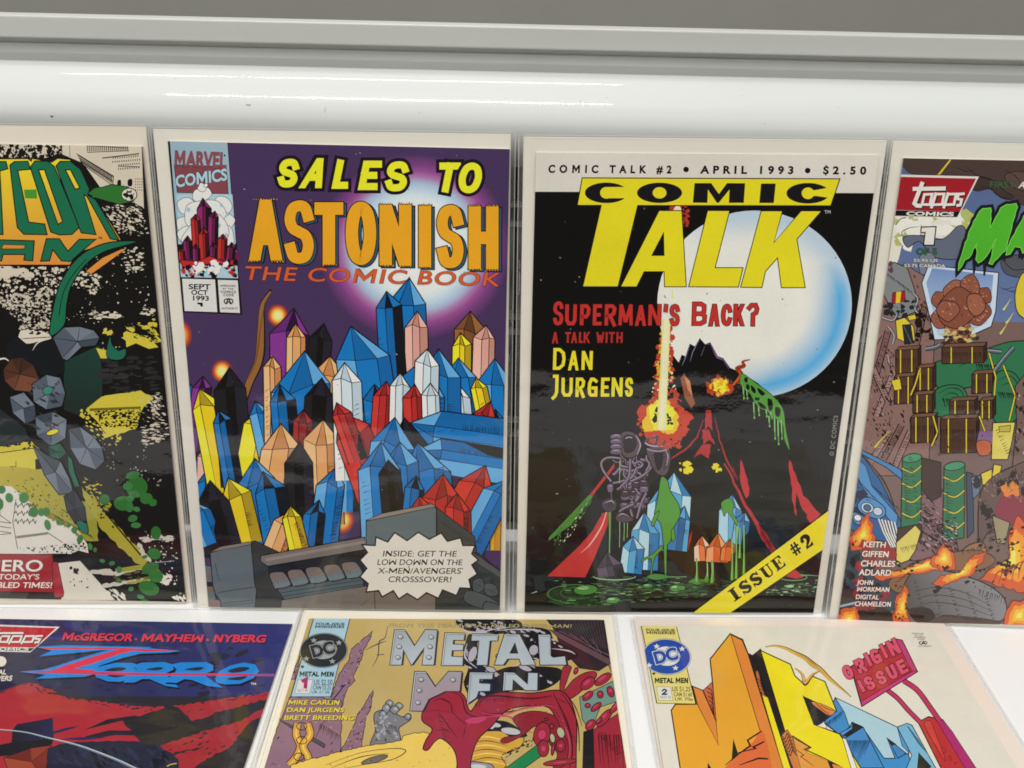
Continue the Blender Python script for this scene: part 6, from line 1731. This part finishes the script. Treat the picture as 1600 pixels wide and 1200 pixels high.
D.poly('280,985 410,905 560,1200 320,1200', '#4287c2', 6); D.hatch(300, 1000, 460, 1000, 20, -60, 150, 7, '#1d4a78'); D.poly('585,985 640,1030 720,1095 660,1130', '#3d82bb', 6); D.poly('580,980 650,1030 610,1040', BK); D.poly('655,905 720,880 740,1090 690,1040', '#4f93c6', 5)
D.poly('655,905 725,878 760,890 960,1250 700,1250 760,1110', '#74b0d0', 6); D.hatch(730, 900, 800, 1010, 14, 90, 110, 8, '#2c5f80'); D.poly('810,1090 900,1190 850,1250 800,1200', BK, 3)
D.frame(*AA)
D.poly('230,320 290,270 305,290 560,880 620,1240 480,1240', BK, 6)
D.poly('190,300 232,322 275,430 350,650 500,1240 380,1240', BK, 5); D.poly('300,620 350,650 540,1240 480,1240', YE, 5)
D.blob('255,460 275,450 300,560 330,640 290,600', '#b96a3c', 3)
for k in range(5):
    D.curve([(262 + k * 8, 500 + k * 26), (290 + k * 8, 520 + k * 26), (310 + k * 9, 545 + k * 26)], 5, INK)
D.poly('292,282 525,390 560,480 620,535 690,480 795,525 885,755 840,790 625,640 710,860 910,935 1100,1240 580,1240', YE, 9, INK)
D.poly('625,640 870,752 840,795 770,850 735,870 705,845', BK, 4); D.blob('690,690 740,690 870,750 830,790 760,750', '#d9823c', 4); D.curve('720,690 770,740 830,780', 5, INK); D.curve('760,710 820,740 870,752', 4, INK)
D.poly('735,870 790,848 800,890', '#dcd7ca')
D.poly('450,950 500,900 540,960 620,1240 560,1240', '#c8793c', 5)
for k in range(6):
    D.line([(450 + k * 9, 940 + k * 28), (480 + k * 9, 975 + k * 26), (500 + k * 8, 930 + k * 26), (530 + k * 9, 965 + k * 28)], 7, INK)
D.poly('545,965 680,1040 650,1080 760,1120 1010,1260 620,1260', '#d9933a', 3)
D.line('540,950 682,1040 635,1055 760,1110 900,1180 1010,1250', 12, INK, (1, .8, .5)); D.line('570,1055 630,1100 605,1110 700,1180', 8, INK, (.5, 1, .4)); D.poly('815,1140 900,1180 980,1260 860,1260', BK, 4); D.blob('850,1170 920,1190 960,1230 890,1230', '#d9823c', 3)
D.poly('930,960 960,975 1060,1240 1010,1240', '#e4e0d6', 5)
D.frame(*Y)
D.poly('410,785 440,740 590,740 560,610 635,640 735,860 705,560 690,415 835,232 925,275 965,380 1130,930 1220,1240 480,1240', OR, 9)
D.poly('840,240 920,280 965,385 1230,1240 1110,1240 1050,930', OD, 5); D.poly('565,612 635,640 732,860 750,1035 600,745', OD, 5); D.poly('640,640 705,580 735,860', '#c2603a', 5)
for k in range(6):
    D.curve([(660 + k * 8, 620 + k * 30), (700 + k * 3, 640 + k * 34), (705 + k * 4, 700 + k * 30)], 6, INK)
D.poly('858,995 925,1210 890,1240 840,1240', BK, 5); D.poly('675,1165 720,1240 670,1240', BK, 3)
D.blob('800,1210 900,1100 1000,1010 1070,930 1130,1240 960,1240', '#d86a3a', 0)
for q in ('800,1180 880,1110 980,1040 960,1000 1060,935', '890,1090 1020,1060 1000,1050 1080,1010', '900,1180 1040,1130 1110,1135'):
    D.line(q, 13, INK, (.4, 1, .8))
# golden ribbon streaming past the letters
D.frame(*AA)
D.curve('330,255 400,245 480,262 560,300 640,340 700,390 760,430 830,500 900,560 960,610 998,645', 36, INK, (.15, 1.2, .15)); D.curve('335,255 400,246 480,264 560,303 640,344 700,393 760,433 830,503 900,563 955,608 990,640', 27, '#d3a63c', (.1, 1.2, .1))
D.curve('560,420 620,470 640,540 700,470 760,440', 30, INK, (.2, 1.2, .2)); D.curve('563,424 620,466 640,530 698,466 756,440', 22, '#d9a648', (.1, 1.2, .1)); D.curve('560,300 640,340 720,400 800,470', 7, '#8a6420', (.2, 1, .2))
D.part('sign_artwork')
D.frame(*Zz)
RS, PK = '#b02c38', '#d4507c'
D.poly('805,870 880,830 980,850 1050,940 1260,1260 1000,1260 900,1060', '#b52c30', 8); D.poly('930,840 985,860 1050,935 1260,1260 1180,1260 1000,960', '#a8286a', 4); D.blob('850,880 890,860 920,920 1000,1130 980,1120 890,970', '#c83c3a', 4)
for x, y, a, b in ((990, 1070, 12, 22), (1035, 1130, 10, 16), (1075, 1165, 8, 5)):
    D.ell(x, y, a, b, '#b52c30', -20, 3)
D.curve('585,640 660,700 740,790 820,870', 36, INK); D.curve('585,640 660,700 740,790 820,870', 25, '#b7305a'); D.curve('700,570 800,640 890,760 960,860', 40, INK); D.curve('700,570 800,640 890,760 960,860', 29, '#b7305a')
D.poly('320,470 640,270 690,280 800,505 400,755', RS, 10); D.poly('640,270 690,280 800,505 770,520', '#b83a72', 4); D.poly('400,755 395,720 770,500 800,505', '#c23a78', 4)
D.part('sign_lettering')
def blobtext(ch, cx, cy, w, h, ang):
    D.frame(1260 + cx / 4.615, 940 + cy / 4.615, 4.615, ang)
    D.letter(ch, -w / 2 + 5, -h / 2 + 6, w / 2 + 5, h / 2 + 6, 27, '#3a0f1c'); D.letter(ch, -w / 2, -h / 2, w / 2, h / 2, 25, '#d2506c', 0, 5, '#4a1220')
    D.frame(*Zz)
for ch, cx, cy, w, h in (('O', 300, 510, 66, 104), ('R', 390, 462, 66, 104), ('I', 445, 420, 26, 104), ('G', 500, 396, 70, 108), ('I', 558, 358, 26, 108), ('N', 628, 330, 74, 116)):
    blobtext(ch, cx, cy, w, h, -27)
for ch, cx, cy, w, h in (('I', 395, 610, 26, 96), ('S', 455, 588, 66, 104), ('S', 538, 548, 66, 104), ('U', 615, 508, 66, 104), ('E', 690, 470, 62, 104)):
    blobtext(ch, cx, cy, w, h, -27)
D.part('corner_box')
D.frame(*Y)
D.poly('192,176 450,180 590,740 302,735', INK); D.poly('198,176 445,180 583,736 308,731', '#dfd07a')
D.text('FOUR-ISSUE', 226, 213, 434, 216, 17, '#26231c', 0.035, 0, 0.05); D.text('MINISERIES', 230, 233, 438, 236, 17, '#26231c', 0.035, 0, 0.05)
D.text('METAL MEN', 288, 586, 534, 587, 34, '#17151a', 0.05, 0)
D.poly('304,614 405,616 422,714 318,712', '#d9d6d0', 3, '#8a8468')
D.letter('2', 340, 630, 382, 674, 11, '#26231f'); D.text('NOV 93', 328, 698, 408, 699, 17, '#55524a', 0.0)
for s, x0, x1, y, h in (('US $1.25', 414, 550, 646, 32), ('CAN $1.60', 426, 560, 683, 28), ('UK 70p', 434, 568, 712, 20)):
    D.text(s, x0, y, x1, y + 2, h, '#3a362e', 0.01)
D.part('round_logo')
roundel(376, 398, 170, 124, '#2549a0', '#dcdad4', 4, '#2549a0')
D.ell(284, 520, 11, 9, '#2b2d30', n=12)
D.part('code_seal')
D.frame(*Zz)
for s, x0, x1, y, h in (('APPROVED', 758, 846, 234, 8), ('BY THE', 782, 838, 246, 7), ('COMICS', 775, 858, 262, 10), ('CODE', 800, 852, 276, 10), ('AUTHORITY', 808, 904, 326, 9)):
    D.text(s, x0, y, x1, y + 1, h, '#2b2926', 0.02, 0, .15)
D.letter('A', 826, 284, 862, 312, 7, '#201e1c'); D.ring(825, 298, 14, 12, 8, 7, 60, 300, '#201e1c'); D.ring(858, 298, 14, 12, 8, 7, -120, 120, '#201e1c')
D.flush()
